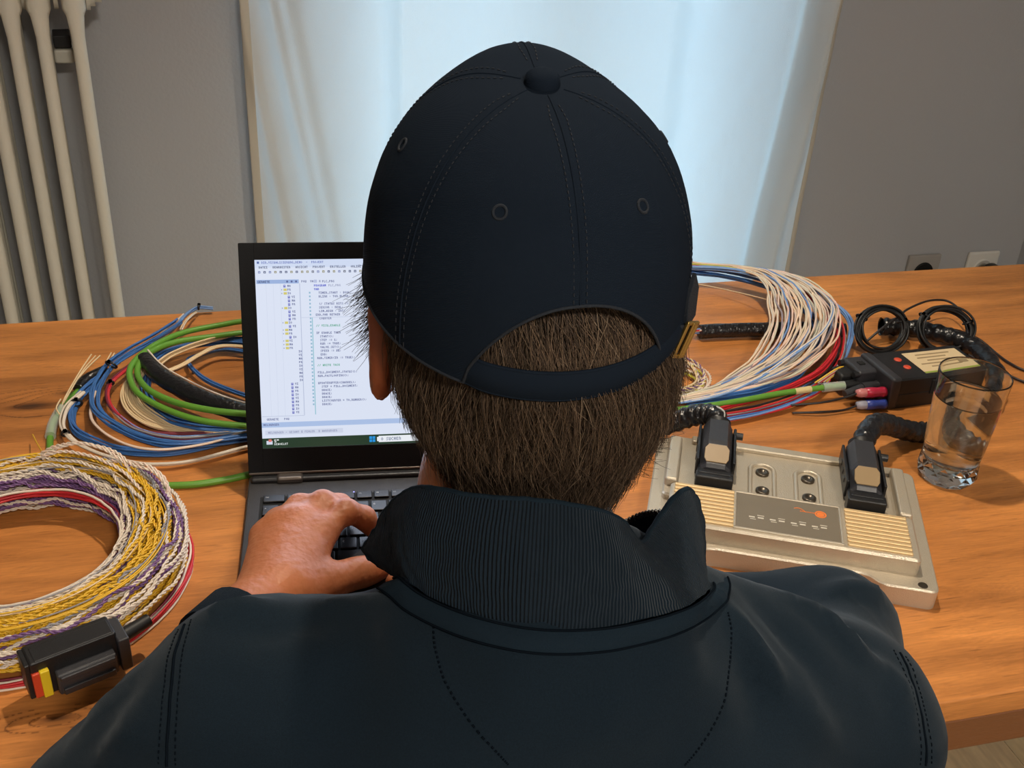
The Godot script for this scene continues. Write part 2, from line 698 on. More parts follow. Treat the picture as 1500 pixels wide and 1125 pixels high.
func build_room() -> void:
	var b := MB.new()
	# back wall with a tall opening for the balcony window
	var x0 := 0.10
	var x1 := 1.09
	var y1 := 2.25
	b.box(at(Vector3((-1.9 + x0) * 0.5, 1.25, WALL_Z - 0.15)), Vector3(x0 + 1.9, 2.5, 0.3))
	b.box(at(Vector3((x1 + RIGHT_X + 0.2) * 0.5, 1.25, WALL_Z - 0.15)), Vector3(RIGHT_X + 0.2 - x1, 2.5, 0.3))
	b.box(at(Vector3((x0 + x1) * 0.5, (y1 + 2.5) * 0.5, WALL_Z - 0.15)), Vector3(x1 - x0, 2.5 - y1, 0.3))
	b.box(at(Vector3((x0 + x1) * 0.5, 0.03, WALL_Z - 0.15)), Vector3(x1 - x0, 0.06, 0.3))
	struct("wall_back", b.mesh(), M.plaster)
	struct("wall_right", box_mesh(Vector3(0.2, 2.5, 4.5), 0.0, Vector3(RIGHT_X + 0.1, 1.25, 0.35)), M.plaster)
	struct("wall_left", box_mesh(Vector3(0.2, 2.5, 4.5), 0.0, Vector3(-1.8, 1.25, 0.35)), M.plaster)
	struct("wall_front", box_mesh(Vector3(3.9, 2.5, 0.2), 0.0, Vector3(0.0, 1.25, 2.5)), M.plaster)
	struct("ceiling", box_mesh(Vector3(4.0, 0.2, 5.0), 0.0, Vector3(0.0, 2.6, 0.2)), M.white_paint)
	var f := struct("floor", box_mesh(Vector3(4.0, 0.15, 5.0), 0.0, Vector3(0.0, -0.088, 0.2)), M.floor_oak)
	var rng := RandomNumberGenerator.new()
	rng.seed = 6
	# planks, run from front to back
	for i in 25:
		var x := -1.66 + 0.14 * i
		var z := -1.86 - rng.randf() * 1.0
		while z < 2.4:
			var z2 := z + 1.2
			var za := maxf(z, -1.9)
			var zb := minf(z2, 2.4)
			if zb - za > 0.1:
				b = MB.new()
				var g := rng.randf_range(0.82, 1.0)
				b.col = Color(g, g * rng.randf_range(0.96, 1.0), g * 0.97)
				b.box(at(Vector3(x, -0.006, (za + zb) * 0.5)), Vector3(0.139, 0.012, zb - za - 0.001), 0.001)
				put("plank", b.mesh(), M.floor_oak, f)
			z = z2
	# window: a frame with two casements behind the curtain
	var w := Node3D.new()
	w.name = "window_1"
	add_child(w)
	w.set_meta("kind", "structure")
	w.position = Vector3(0, 0, WALL_Z - 0.16)
	b = MB.new()
	for x in [x0 + 0.03, x1 - 0.03]:
		b.box(at(Vector3(x, (0.06 + y1) * 0.5, 0)), Vector3(0.06, y1 - 0.06, 0.07), 0.004)
	for y in [0.09, y1 - 0.03]:
		b.box(at(Vector3((x0 + x1) * 0.5, y, 0)), Vector3(x1 - x0 - 0.12, 0.06, 0.07), 0.004)
	put("window_frame", b.mesh(), M.window_frame, w)
	for s in 2:
		var xa := x0 + 0.06 if s == 0 else (x0 + x1) * 0.5
		var xb := (x0 + x1) * 0.5 if s == 0 else x1 - 0.06
		b = MB.new()
		for x in [xa + 0.03, xb - 0.03]:
			b.box(at(Vector3(x, (0.12 + y1 - 0.06) * 0.5, 0.03)), Vector3(0.058, y1 - 0.18, 0.06), 0.004)
		for y in [0.15, y1 - 0.09]:
			b.box(at(Vector3((xa + xb) * 0.5, y, 0.03)), Vector3(xb - xa - 0.118, 0.06, 0.06), 0.004)
		put("casement", b.mesh(), M.window_frame, w)
		put("pane", box_mesh(Vector3(xb - xa - 0.118, y1 - 0.30, 0.004), 0.0, Vector3((xa + xb) * 0.5, (0.18 + y1 - 0.12) * 0.5, 0.03)), M.pane, w)


# ------------------------------------------------------------------ table
const TABLE_BACK := -1.3578
const TABLE_FRONT := -0.5214
const TABLE_L := -0.52
const TABLE_R := 1.38

func build_table() -> void:
	var t := thing("table", "long oiled oak table of joined boards with an apron darkened as if shaded, under the laptop", "table", Vector3.ZERO)
	var cuts := [-1.3578, -1.2085, -1.059, -0.912, -0.766, -0.640, -0.5214]
	var tones := [Color(1.0, 1.0, 1.0), Color(0.74, 0.71, 0.68), Color(0.93, 0.91, 0.9), Color(0.96, 0.95, 0.93), Color(0.92, 0.9, 0.87), Color(0.97, 0.96, 0.95)]
	var thick := 0.027
	for i in 6:
		var z0: float = cuts[i] - (0.003 if i == 5 else 0.0)
		var z1: float = cuts[i + 1]
		# one row is pieced from two staves, the left one darker
		var ends: Array[float] = [TABLE_L, TABLE_R]
		if i == 1:
			ends = [TABLE_L, 0.13, TABLE_R]
		for e in ends.size() - 1:
			var b := MB.new()
			b.col = tones[i] if i != 1 or e == 0 else Color(0.95, 0.94, 0.92)
			b.box(at(Vector3((ends[e] + ends[e + 1]) * 0.5, TABLE_Y - thick * 0.5, (z0 + z1) * 0.5)), Vector3(ends[e + 1] - ends[e], thick, z1 - z0), 0.003 if i == 5 else 0.0)
			# lay the wood figure along the board
			for k in b.v.size():
				b.uv[k] = Vector2((b.v[k].x - TABLE_L) / 1.9, (b.v[k].z + 1.3578 + (TABLE_Y - b.v[k].y)) / 0.86)
			put("board", b.mesh(), M.oak, t)
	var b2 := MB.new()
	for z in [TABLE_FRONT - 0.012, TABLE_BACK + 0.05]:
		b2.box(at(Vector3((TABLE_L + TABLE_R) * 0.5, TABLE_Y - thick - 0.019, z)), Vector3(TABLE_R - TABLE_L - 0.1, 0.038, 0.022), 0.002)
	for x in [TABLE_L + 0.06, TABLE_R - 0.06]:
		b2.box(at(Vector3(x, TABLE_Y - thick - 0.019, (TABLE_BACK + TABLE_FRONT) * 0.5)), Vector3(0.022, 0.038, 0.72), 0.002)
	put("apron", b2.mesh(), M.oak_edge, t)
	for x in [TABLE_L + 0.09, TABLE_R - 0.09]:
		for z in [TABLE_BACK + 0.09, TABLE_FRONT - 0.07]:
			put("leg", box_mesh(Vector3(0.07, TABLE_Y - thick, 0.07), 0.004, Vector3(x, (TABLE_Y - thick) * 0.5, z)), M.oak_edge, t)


# ------------------------------------------------------------------ radiator
func build_radiator() -> void:
	var t := thing("radiator", "cream white column radiator standing before the grey wall", "radiator", Vector3(-0.223, 0.0, -1.795), deg_to_rad(7.5))
	var xs: Array[float] = [0.0]
	for i in 8:
		xs.append(-0.049 - 0.039 * i)
	for x in xs:
		var b := MB.new()
		# three tubes deep, joined by rounded heads at top and bottom
		for z in [0.048, 0.0, -0.048]:
			b.tube(PackedVector3Array([Vector3(x, 0.13, z), Vector3(x, 0.2, z), Vector3(x, 1.02, z), Vector3(x, 1.095, z)]), 0.0100, 14)
		b.box(at(Vector3(x, 0.61, 0)), Vector3(0.007, 0.95, 0.110), 0.002)  # web plate added to block slanting light and darken the gaps
		for y in [0.13, 1.095]:
			b.box(at(Vector3(x, y, 0)), Vector3(0.034, 0.075, 0.122), 0.016)
			b.tube(PackedVector3Array([Vector3(x, y, 0.048), Vector3(x, y + (0.06 if y < 0.5 else -0.06), 0.048)]), 0.0160, 14, 0.0100)
		put("section", b.mesh(), M.enamel, t)
	for y in [0.13, 1.095]:
		var b := MB.new()
		b.tube(PackedVector3Array([Vector3(xs[8], y, 0), Vector3(0.01, y, 0)]), 0.017, 16)
		for i in 8:
			var xm := (xs[i] + xs[i + 1]) * 0.5
			b.tube(PackedVector3Array([Vector3(xm - 0.003, y, 0), Vector3(xm + 0.003, y, 0)]), 0.030, 16)
		put("hub", b.mesh(), M.enamel, t)
		b = MB.new()
		b.tube(PackedVector3Array([Vector3(0.018, y, 0), Vector3(0.024, y, 0)]), 0.032, 20)
		b.tube(PackedVector3Array([Vector3(0.024, y, 0), Vector3(0.031, y, 0)]), 0.028, 6)
		b.tube(PackedVector3Array([Vector3(0.031, y, 0), Vector3(0.041, y, 0)]), 0.021, 20)
		put("end_plug", b.mesh(), M.enamel, t)
	# wall bracket seen between the last two sections
	var bk := MB.new()
	bk.box(at(Vector3(-0.024, 0.985, -0.07)), Vector3(0.03, 0.022, 0.06), 0.004)
	put("bracket", bk.mesh(), M.enamel, t)
	bk = MB.new()
	bk.box(at(Vector3(-0.024, 1.007, -0.07)), Vector3(0.026, 0.02, 0.05), 0.002)
	put("bracket_pad", bk.mesh(), M.black_rubber, t)
	for k in 2:
		bk = MB.new()
		bk.tube(PackedVector3Array([Vector3(xs[1 + 6 * k], 0.13, 0), Vector3(xs[1 + 6 * k], 0.0, 0)]), 0.012, 12)
		put("foot", bk.mesh(), M.enamel, t)


# ------------------------------------------------------------------ curtain
func fold_depth(x: float, y: float) -> float:
	var d := 0.003 * sin(x * 17.0 + 0.8 * sin(y * 2.0))
	# a turned-over pleat with a crisp right edge
	var r := clampf((x - 0.248) / 0.036, 0.0, 1.0)
	d += 0.030 * r * r * (1.0 - smoothstep(0.284, 0.46, x))
	# a soft pleat further right
	d -= 0.026 * smoothstep(0.780 + 0.01 * (y - 0.9), 0.842, x) * (1.0 - smoothstep(0.85, 1.0, x))
	# slanting creases near the left hem
	for q in [[0.083, 1.00, -0.164, 0.013, 0.012], [0.120, 0.93, -0.150, 0.011, 0.014], [0.058, 0.80, -0.130, 0.010, 0.010]]:
		var cx: float = q[0] + q[2] * (y - q[1])
		d += q[3] * exp(-pow((x - cx) / q[4], 2.0)) * clampf(1.4 - absf(y - q[1]) * 3.0, 0.0, 1.0)
	# the deep fold by the right hem
	var c := 1.048 + 0.02 * sin((y - 0.8) * 4.0)
	d -= 0.034 * exp(-pow((x - c) / 0.017, 2.0))
	d += 0.012 * exp(-pow((x - c - 0.040) / 0.012, 2.0))
	d += 0.003 * noise_a.get_noise_2d(x * 9.0 - y * 5.0, y * 3.0)
	return d


func build_curtain() -> void:
	var t := thing("curtain", "sheer white curtain glowing with daylight behind the man in the cap", "curtain", Vector3(0, 0, -1.857))
	var b := MB.new()
	var nu := 260
	var nv := 90
	var p := PackedVector3Array()
	for i in nu:
		for j in nv:
			var x := lerpf(0.036, 1.110, i / (nu - 1.0))
			var y := lerpf(0.04, 2.38, j / (nv - 1.0))
			p.append(Vector3(x, y, fold_depth(x, y)))
	b.grid(p, nu, nv, true)
	put("cloth", b.mesh(), M.sheer, t)
	# double-turned side hems
	for s in 2:
		b = MB.new()
		var xa := 0.0235 if s == 0 else 1.106
		var xb := 0.0385 if s == 0 else 1.116
		p = PackedVector3Array()
		for i in 12:
			for j in nv:
				var y := lerpf(0.04, 2.38, j / (nv - 1.0))
				var a := TAU * i / 11.0
				var x := lerpf(xa, xb, 0.5 - 0.5 * cos(a))
				p.append(Vector3(x, y, fold_depth(x, y) + 0.002 * sin(a)))
		b.grid(p, 12, nv, false, true)
		put("hem", b.mesh(), M.hem_cloth, t)
	b = MB.new()
	b.tube(PackedVector3Array([Vector3(-0.08, 2.40, 0), Vector3(1.22, 2.40, 0)]), 0.014, 14)
	for x in [-0.04, 1.18]:
		b.tube(PackedVector3Array([Vector3(x, 2.40, 0), Vector3(x, 2.40, -0.043)]), 0.009, 10)
	put("rod", b.mesh(), M.hinge_metal, t)


# ------------------------------------------------------------------ sockets
func build_sockets() -> void:
	for k in 2:
		var x := 1.472 if k == 0 else 1.625
		var t := thing("wall_socket", ["pale square wall socket nearer the curtain, its round well empty", "white wall socket near the room corner with a black plug in it"][k], "socket", Vector3(x, 0.492, WALL_Z), 0.0, "sockets on the back wall")
		var b := MB.new()
		b.box(at(Vector3(0, 0, 0.005)), Vector3(0.081, 0.081, 0.010), 0.003 if k == 0 else 0.009)
		put("plate", b.mesh(), M.socket_grey if k == 0 else M.white_plastic, t)
		b = MB.new()
		b.lathe(at(Vector3(0, 0, 0.0), Vector3(PI / 2, 0, 0)), PackedVector2Array([Vector2(0.0, 0.0102), Vector2(0.019, 0.0102), Vector2(0.0205, 0.014), Vector2(0.023, 0.014), Vector2(0.0235, 0.0095)]), 28)
		put("well", b.mesh(), M.dark_hole if k == 0 else M.white_plastic, t)
		if k == 1:
			var g := thing("power_plug", "black power plug sitting in the white socket near the room corner", "plug", Vector3(x + 0.014, 0.489, WALL_Z + 0.0155))
			b = MB.new()
			b.lathe(at(Vector3.ZERO, Vector3(PI / 2, 0, 0)), PackedVector2Array([Vector2(0.0, 0.0), Vector2(0.018, 0.0), Vector2(0.021, 0.006), Vector2(0.021, 0.028), Vector2(0.014, 0.04), Vector2(0.0, 0.042)]), 24)
			put("plug_body", b.mesh(), M.black_plastic, g)
			b = MB.new()
			b.tube(smooth(PackedVector3Array([Vector3(0, 0, 0.038), Vector3(0.03, 0.0, 0.05), Vector3(0.05, -0.03, 0.045), Vector3(0.055, -0.2, 0.04), Vector3(0.06, -0.48, 0.04)]), 8), 0.0035, 8)
			put("plug_lead", b.mesh(), M.black_rubber, g)


# ------------------------------------------------------------------ bodies as fields of joined tapered limbs
class Field:
	var a := PackedVector3Array()
	var d := PackedVector3Array()
	var inv := PackedFloat32Array()
	var ra := PackedFloat32Array()
	var rb := PackedFloat32Array()
	var ec := PackedVector3Array()
	var er := PackedVector3Array()
	var eb: Array[Basis] = []
	var k := 0.03

	func bone(p: Vector3, q: Vector3, r0: float, r1: float) -> void:
		a.append(p)
		d.append(q - p)
		inv.append(1.0 / maxf((q - p).length_squared(), 1e-9))
		ra.append(r0)
		rb.append(r1)

	func chain(p: PackedVector3Array, r0: float, r1: float) -> void:
		var m := p.size() - 1
		for i in m:
			bone(p[i], p[i + 1], lerpf(r0, r1, float(i) / m), lerpf(r0, r1, float(i + 1) / m))

	func egg(p: Vector3, r: Vector3, b := Basis.IDENTITY) -> void:
		ec.append(p)
		er.append(r)
		eb.append(b.inverse())

	func sd(p: Vector3) -> float:
		var s := 1e3
		for i in a.size():
			var q := p - a[i]
			var t := clampf(q.dot(d[i]) * inv[i], 0.0, 1.0)
			var e := (q - d[i] * t).length() - ra[i] - (rb[i] - ra[i]) * t
			var h := k - absf(s - e)
			s = minf(s, e)
			if h > 0.0:
				s -= h * h / (4.0 * k)
		for i in ec.size():
			var q := eb[i] * (p - ec[i])
			var u := q / er[i]
			var k0 := u.length()
			var k1 := (u / er[i]).length()
			var e := k0 * (k0 - 1.0) / maxf(k1, 1e-6)
			var h := k - absf(s - e)
			s = minf(s, e)
			if h > 0.0:
				s -= h * h / (4.0 * k)
		return s

	func grad(p: Vector3) -> Vector3:
		var e := 0.0015
		return Vector3(sd(p + Vector3(e, 0, 0)) - sd(p - Vector3(e, 0, 0)), sd(p + Vector3(0, e, 0)) - sd(p - Vector3(0, e, 0)), sd(p + Vector3(0, 0, e)) - sd(p - Vector3(0, 0, e))).normalized()

	func settle(p: Vector3, lift := 0.0) -> Vector3:
		for i in 6:
			p -= grad(p) * (sd(p) - lift)
		return p


# surface nets: one point in each cell the surface crosses, one quad round each crossed edge
func nets(f: Field, lo: Vector3, hi: Vector3, cell: float, b: MB, tint: Variant = null) -> void:
	var nx := int(ceil((hi.x - lo.x) / cell / 6.0)) * 6
	var ny := int(ceil((hi.y - lo.y) / cell / 6.0)) * 6
	var nz := int(ceil((hi.z - lo.z) / cell / 6.0)) * 6
	var sx := (ny + 1) * (nz + 1)
	var sy := nz + 1
	var val := PackedFloat32Array()
	val.resize((nx + 1) * sx)
	val.fill(1.0)
	var done := PackedByteArray()
	done.resize((nx + 1) * sx)
	var live: Array[Vector3i] = []
	var reach := cell * 6.0 * 0.87 * 1.35 + cell
	for bx in range(0, nx, 6):
		for by in range(0, ny, 6):
			for bz in range(0, nz, 6):
				var mid := lo + Vector3(bx + 3, by + 3, bz + 3) * cell
				if absf(f.sd(mid)) < reach:
					live.append(Vector3i(bx, by, bz))
					for i in range(bx, bx + 7):
						for j in range(by, by + 7):
							for q in range(bz, bz + 7):
								var at_i := i * sx + j * sy + q
								if done[at_i] == 0:
									done[at_i] = 1
									val[at_i] = f.sd(lo + Vector3(i, j, q) * cell)
	var vi := {}
	var pos := PackedVector3Array()
	var off := [0, sx, sy, 1, sx + sy, sx + 1, sy + 1, sx + sy + 1]
	var offp := [Vector3(0, 0, 0), Vector3(1, 0, 0), Vector3(0, 1, 0), Vector3(0, 0, 1), Vector3(1, 1, 0), Vector3(1, 0, 1), Vector3(0, 1, 1), Vector3(1, 1, 1)]
	var edges := [[0, 1], [0, 2], [0, 3], [1, 4], [1, 5], [2, 4], [2, 6], [3, 5], [3, 6], [4, 7], [5, 7], [6, 7]]
	for bl in live:
		for i in range(bl.x, bl.x + 6):
			for j in range(bl.y, bl.y + 6):
				for q in range(bl.z, bl.z + 6):
					var c0 := i * sx + j * sy + q
					var inside := 0
					for o in 8:
						if val[c0 + off[o]] < 0.0:
							inside += 1
					if inside == 0 or inside == 8:
						continue
					var sum := Vector3.ZERO
					var cnt := 0
					for e in edges:
						var va: float = val[c0 + off[e[0]]]
						var vb: float = val[c0 + off[e[1]]]
						if (va < 0.0) != (vb < 0.0):
							var pa: Vector3 = offp[e[0]]
							sum += pa.lerp(offp[e[1]], va / (va - vb))
							cnt += 1
					vi[c0] = pos.size()
					pos.append(lo + (Vector3(i, j, q) + sum / cnt) * cell)
	var tris := PackedInt32Array()
	for bl in live:
		for i in range(bl.x, bl.x + 6):
			for j in range(bl.y, bl.y + 6):
				for q in range(bl.z, bl.z + 6):
					var c0 := i * sx + j * sy + q
					var s0 := val[c0] < 0.0
					for ax in 3:
						var o1: int = [sx, sy, 1][ax]
						if s0 == (val[c0 + o1] < 0.0):
							continue
						var u: int = [sy, 1, sx][ax]
						var w: int = [1, sx, sy][ax]
						var a0: int = vi.get(c0 - u - w, -1)
						var b0: int = vi.get(c0 - w, -1)
						var d0: int = vi.get(c0, -1)
						var e0: int = vi.get(c0 - u, -1)
						if a0 < 0 or b0 < 0 or d0 < 0 or e0 < 0:
							continue
						if s0:
							tris.append_array([a0, e0, d0, a0, d0, b0])
						else:
							tris.append_array([a0, b0, d0, a0, d0, e0])
	var nor := smooth_normals(pos, tris)
	var base := b.v.size()
	for i in pos.size():
		if tint != null:
			b.col = tint.call(pos[i])
		b.vert(pos[i], nor[i], Vector2(pos[i].x, pos[i].y))
	for i in tris:
		b.ix.append(base + i)


func smooth_normals(pos: PackedVector3Array, tris: PackedInt32Array) -> PackedVector3Array:
	var nor := PackedVector3Array()
	nor.resize(pos.size())
	for i in range(0, tris.size(), 3):
		var p := pos[tris[i]]
		var q := (pos[tris[i + 2]] - p).cross(pos[tris[i + 1]] - p)
		nor[tris[i]] += q
		nor[tris[i + 1]] += q
		nor[tris[i + 2]] += q
	for i in nor.size():
		nor[i] = nor[i].normalized()
	return nor


# ------------------------------------------------------------------ the person
const HEAD := Transform3D(Basis(Vector3(0.9998, 0.0113, 0.0157), Vector3(-0.0136, 0.9869, 0.1608), Vector3(-0.0136, -0.161, 0.9869)), Vector3(0.1601, 1.1391, -0.5588))
const CAP_A := 0.0943
const CAP_B := 0.1113
const CAP_F := 0.1097
const CAP_H := 0.1226
const CAP_N := 2.44

func crown(az: float, t: float, lift := 0.0) -> Vector3:
	var s := sin(az)
	var c := cos(az)
	var bb := CAP_B if c > 0.0 else CAP_F
	var rho := pow(sin(t * PI / 2), 2.0 / CAP_N)
	var hh := pow(maxf(cos(t * PI / 2), 0.0), 2.0 / CAP_N)
	# each panel swells a little between its seams
	var puff := 1.0 + 0.012 * absf(sin(az * 3.0)) * sin(t * PI) + 0.010 * noise_a.get_noise_2d(az * 1.4 + 5.0, t * 3.0) * sin(t * PI)
	puff += lift
	var y := CAP_H * hh * (1.0 + lift) + 0.0107 * pow(maxf(0.0, -c), 2.0) * exp(-pow((rho - 0.45) / 0.25, 2.0))
	return Vector3(CAP_A * s * rho * puff, y, bb * c * rho * puff)


# how far down each part of the crown reaches: the arch at the back is cut out
func arch(az: float) -> float:
	var deg := rad_to_deg(wrapf(az, -PI, PI)) - 0.8
	if absf(deg) > 35.0:
		return 1.0
	var q := absf(deg) / 35.0
	return lerpf(0.765, 0.985, pow(q, 2.3)) if q < 1.0 else 1.0


func head_field() -> Field:
	var f := Field.new()
	f.k = 0.03
	var hb := HEAD.basis
	var h := func(x: float, y: float, z: float) -> Vector3: return HEAD * Vector3(x, y, z)
	f.egg(h.call(0.004, 0.0, -0.002), Vector3(0.079, 0.108, 0.098), hb)
	f.egg(h.call(0.006, -0.03, 0.03), Vector3(0.070, 0.06, 0.064), hb)
	f.egg(h.call(0.004, -0.07, -0.05), Vector3(0.060, 0.065, 0.058), hb)
	f.egg(h.call(0.004, -0.115, -0.075), Vector3(0.034, 0.024, 0.030), hb)
	f.bone(h.call(0.004, -0.035, -0.098), h.call(0.004, -0.062, -0.116), 0.008, 0.012)
	f.bone(h.call(0.002, -0.06, 0.008), Vector3(0.156, 0.985, -0.552), 0.053, 0.052)
	f.bone(Vector3(0.156, 0.985, -0.552), Vector3(0.156, 0.93, -0.50), 0.052, 0.060)
	return f


func ear_field() -> Field:
	var f := Field.new()
	f.k = 0.008
	for s in [-1.0, 1.0]:
		var x: float = -0.083 if s < 0 else 0.095
		var b := HEAD.basis * Basis.from_euler(Vector3(0.25, 0.35 * s, 0.10 * s))
		f.egg(HEAD * Vector3(x, -0.052, -0.004), Vector3(0.007, 0.030, 0.017), b)
		f.egg(HEAD * Vector3(x - 0.002 * s, -0.078, -0.012), Vector3(0.007, 0.014, 0.009), b)
		f.bone(HEAD * Vector3(x - 0.020 * s, -0.050, -0.010), HEAD * Vector3(x - 0.003 * s, -0.052, -0.006), 0.016, 0.010)
		# rim of the ear
		var rim := PackedVector3Array()
		for i in 9:
			var a := -0.9 + i * 0.36
			rim.append(HEAD * (Vector3(x + 0.003 * s, -0.050 + 0.030 * sin(a), -0.004 + 0.018 * cos(a))))
		f.chain(rim, 0.0042, 0.0042)
	return f


func hand_field(side: float) -> Field:
	# the left hand spread over the keys; the right one lies lower, behind the collar
	var f := Field.new()
	f.k = 0.012
	var fing: Array = []
	var wrist := Vector3(0.006, 0.797, -0.705)
	if side < 0:
		f.bone(Vector3(-0.035, 0.803, -0.655), wrist, 0.031, 0.028)
		f.bone(wrist + Vector3(0.010, 0, -0.003), Vector3(0.047, 0.806, -0.768), 0.024, 0.014)
		f.bone(wrist + Vector3(0.002, 0, 0), Vector3(0.029, 0.809, -0.783), 0.025, 0.0145)
		f.bone(wrist + Vector3(-0.006, 0, 0), Vector3(0.013, 0.804, -0.788), 0.024, 0.0135)
		f.bone(wrist + Vector3(-0.014, -0.002, 0), Vector3(-0.002, 0.796, -0.786), 0.021, 0.0125)
		f.bone(wrist + Vector3(0.016, -0.005, 0.0), Vector3(0.052, 0.790, -0.722), 0.020, 0.014)
		fing = [
			[Vector3(0.047, 0.807, -0.768), Vector3(0.072, 0.812, -0.789), Vector3(0.089, 0.797, -0.797), Vector3(0.096, 0.782, -0.797), 0.0105, 0.0078],
			[Vector3(0.029, 0.808, -0.783), Vector3(0.052, 0.812, -0.806), Vector3(0.069, 0.799, -0.817), Vector3(0.075, 0.783, -0.817), 0.0108, 0.0079],
			[Vector3(0.013, 0.805, -0.788), Vector3(0.031, 0.806, -0.813), Vector3(0.044, 0.792, -0.822), Vector3(0.049, 0.780, -0.822), 0.0100, 0.0074],
			[Vector3(-0.002, 0.796, -0.786), Vector3(0.010, 0.796, -0.808), Vector3(0.019, 0.785, -0.815), Vector3(0.023, 0.779, -0.816), 0.0090, 0.0066],
			[Vector3(0.048, 0.790, -0.718), Vector3(0.072, 0.786, -0.732), Vector3(0.084, 0.783, -0.737), Vector3(0.097, 0.779, -0.742), 0.0125, 0.0092]]
	else:
		wrist = Vector3(0.232, 0.797, -0.705)
		f.bone(Vector3(0.275, 0.803, -0.665), wrist, 0.031, 0.027)
		f.bone(wrist, Vector3(0.172, 0.803, -0.760), 0.024, 0.014)
		f.bone(wrist, Vector3(0.186, 0.806, -0.774), 0.025, 0.0145)
		f.bone(wrist, Vector3(0.200, 0.802, -0.781), 0.024, 0.0135)
		f.bone(wrist, Vector3(0.214, 0.795, -0.782), 0.021, 0.0125)
		f.bone(wrist + Vector3(-0.01, -0.005, 0), Vector3(0.163, 0.788, -0.718), 0.020, 0.0135)
		fing = [
			[Vector3(0.172, 0.804, -0.760), Vector3(0.152, 0.810, -0.785), Vector3(0.141, 0.795, -0.796), Vector3(0.137, 0.781, -0.797), 0.0105, 0.0078],
			[Vector3(0.186, 0.807, -0.774), Vector3(0.170, 0.813, -0.802), Vector3(0.160, 0.798, -0.814), Vector3(0.156, 0.782, -0.815), 0.0108, 0.0079],
			[Vector3(0.200, 0.803, -0.781), Vector3(0.191, 0.806, -0.809), Vector3(0.185, 0.793, -0.819), Vector3(0.183, 0.780, -0.820), 0.0100, 0.0074],
			[Vector3(0.214, 0.796, -0.782), Vector3(0.211, 0.797, -0.806), Vector3(0.209, 0.786, -0.815), Vector3(0.208, 0.779, -0.816), 0.0090, 0.0066],
			[Vector3(0.163, 0.788, -0.718), Vector3(0.136, 0.786, -0.722), Vector3(0.122, 0.784, -0.722), Vector3(0.107, 0.781, -0.720), 0.0125, 0.0092]]
	for q in fing:
		f.chain(PackedVector3Array([q[0], q[1], q[2], q[3]]), q[4], q[5])
	return f


func sweat_field() -> Field:
	var f := Field.new()
	f.k = 0.06
	# shoulders
	f.bone(Vector3(-0.018, 0.884, -0.492), Vector3(0.155, 0.9335, -0.455), 0.0580, 0.062)
	f.bone(Vector3(0.3789, 0.8269, -0.45), Vector3(0.155, 0.9335, -0.455), 0.0590, 0.062)
	f.bone(Vector3(0.205, 0.925, -0.462), Vector3(0.300, 0.880, -0.470), 0.058, 0.054)
	f.bone(Vector3(0.155, 0.955, -0.468), Vector3(0.155, 0.925, -0.455), 0.052, 0.07)
	# back and chest
	f.bone(Vector3(0.085, 0.84, -0.425), Vector3(0.105, 0.56, -0.36), 0.085, 0.105)
	f.bone(Vector3(0.245, 0.825, -0.405), Vector3(0.225, 0.56, -0.36), 0.085, 0.105)
	f.bone(Vector3(0.105, 0.56, -0.36), Vector3(0.105, 0.47, -0.35), 0.105, 0.108)
	f.bone(Vector3(0.225, 0.56, -0.36), Vector3(0.225, 0.47, -0.35), 0.105, 0.108)
	# left arm
	f.bone(Vector3(-0.018, 0.884, -0.492), Vector3(-0.112, 0.815, -0.488), 0.056, 0.047)
	f.bone(Vector3(-0.112, 0.812, -0.488), Vector3(-0.03, 0.800, -0.665), 0.040, 0.031)
	# right arm
	f.bone(Vector3(0.3789, 0.8269, -0.45), Vector3(0.438, 0.809, -0.560), 0.0578, 0.043)
	f.bone(Vector3(0.438, 0.806, -0.560), Vector3(0.28, 0.796, -0.660), 0.038, 0.030)
	return f


func ridge(p: Vector3, a: Vector3, b: Vector3, w: float, h: float) -> float:
	var d := b - a
	var t := clampf((p - a).dot(d) / d.length_squared(), 0.0, 1.0)
	var q := (p - a - d * t).length() / w
	if q > 2.5:
		return 0.0
	return h * exp(-q * q) * sin(clampf(0.12 + t * 0.76, 0.0, 1.0) * PI)


func cloth_offset(p: Vector3) -> float:
	var s := 0.0
	for q in folds:
		s += ridge(p, q[0], q[1], q[2], q[3])
	s += 0.0022 * noise_a.get_noise_3d(p.x * 16.0, p.y * 16.0, p.z * 16.0)
	return s


var folds: Array = []
var cloth: Field


# a point on the sweatshirt found by dropping onto it from above and behind
func on_cloth(p: Vector3, lift := 0.0) -> Vector3:
	var q := p
	for i in 5:
		q -= cloth.grad(q) * (cloth.sd(q) - cloth_offset(q) - lift)
	return q


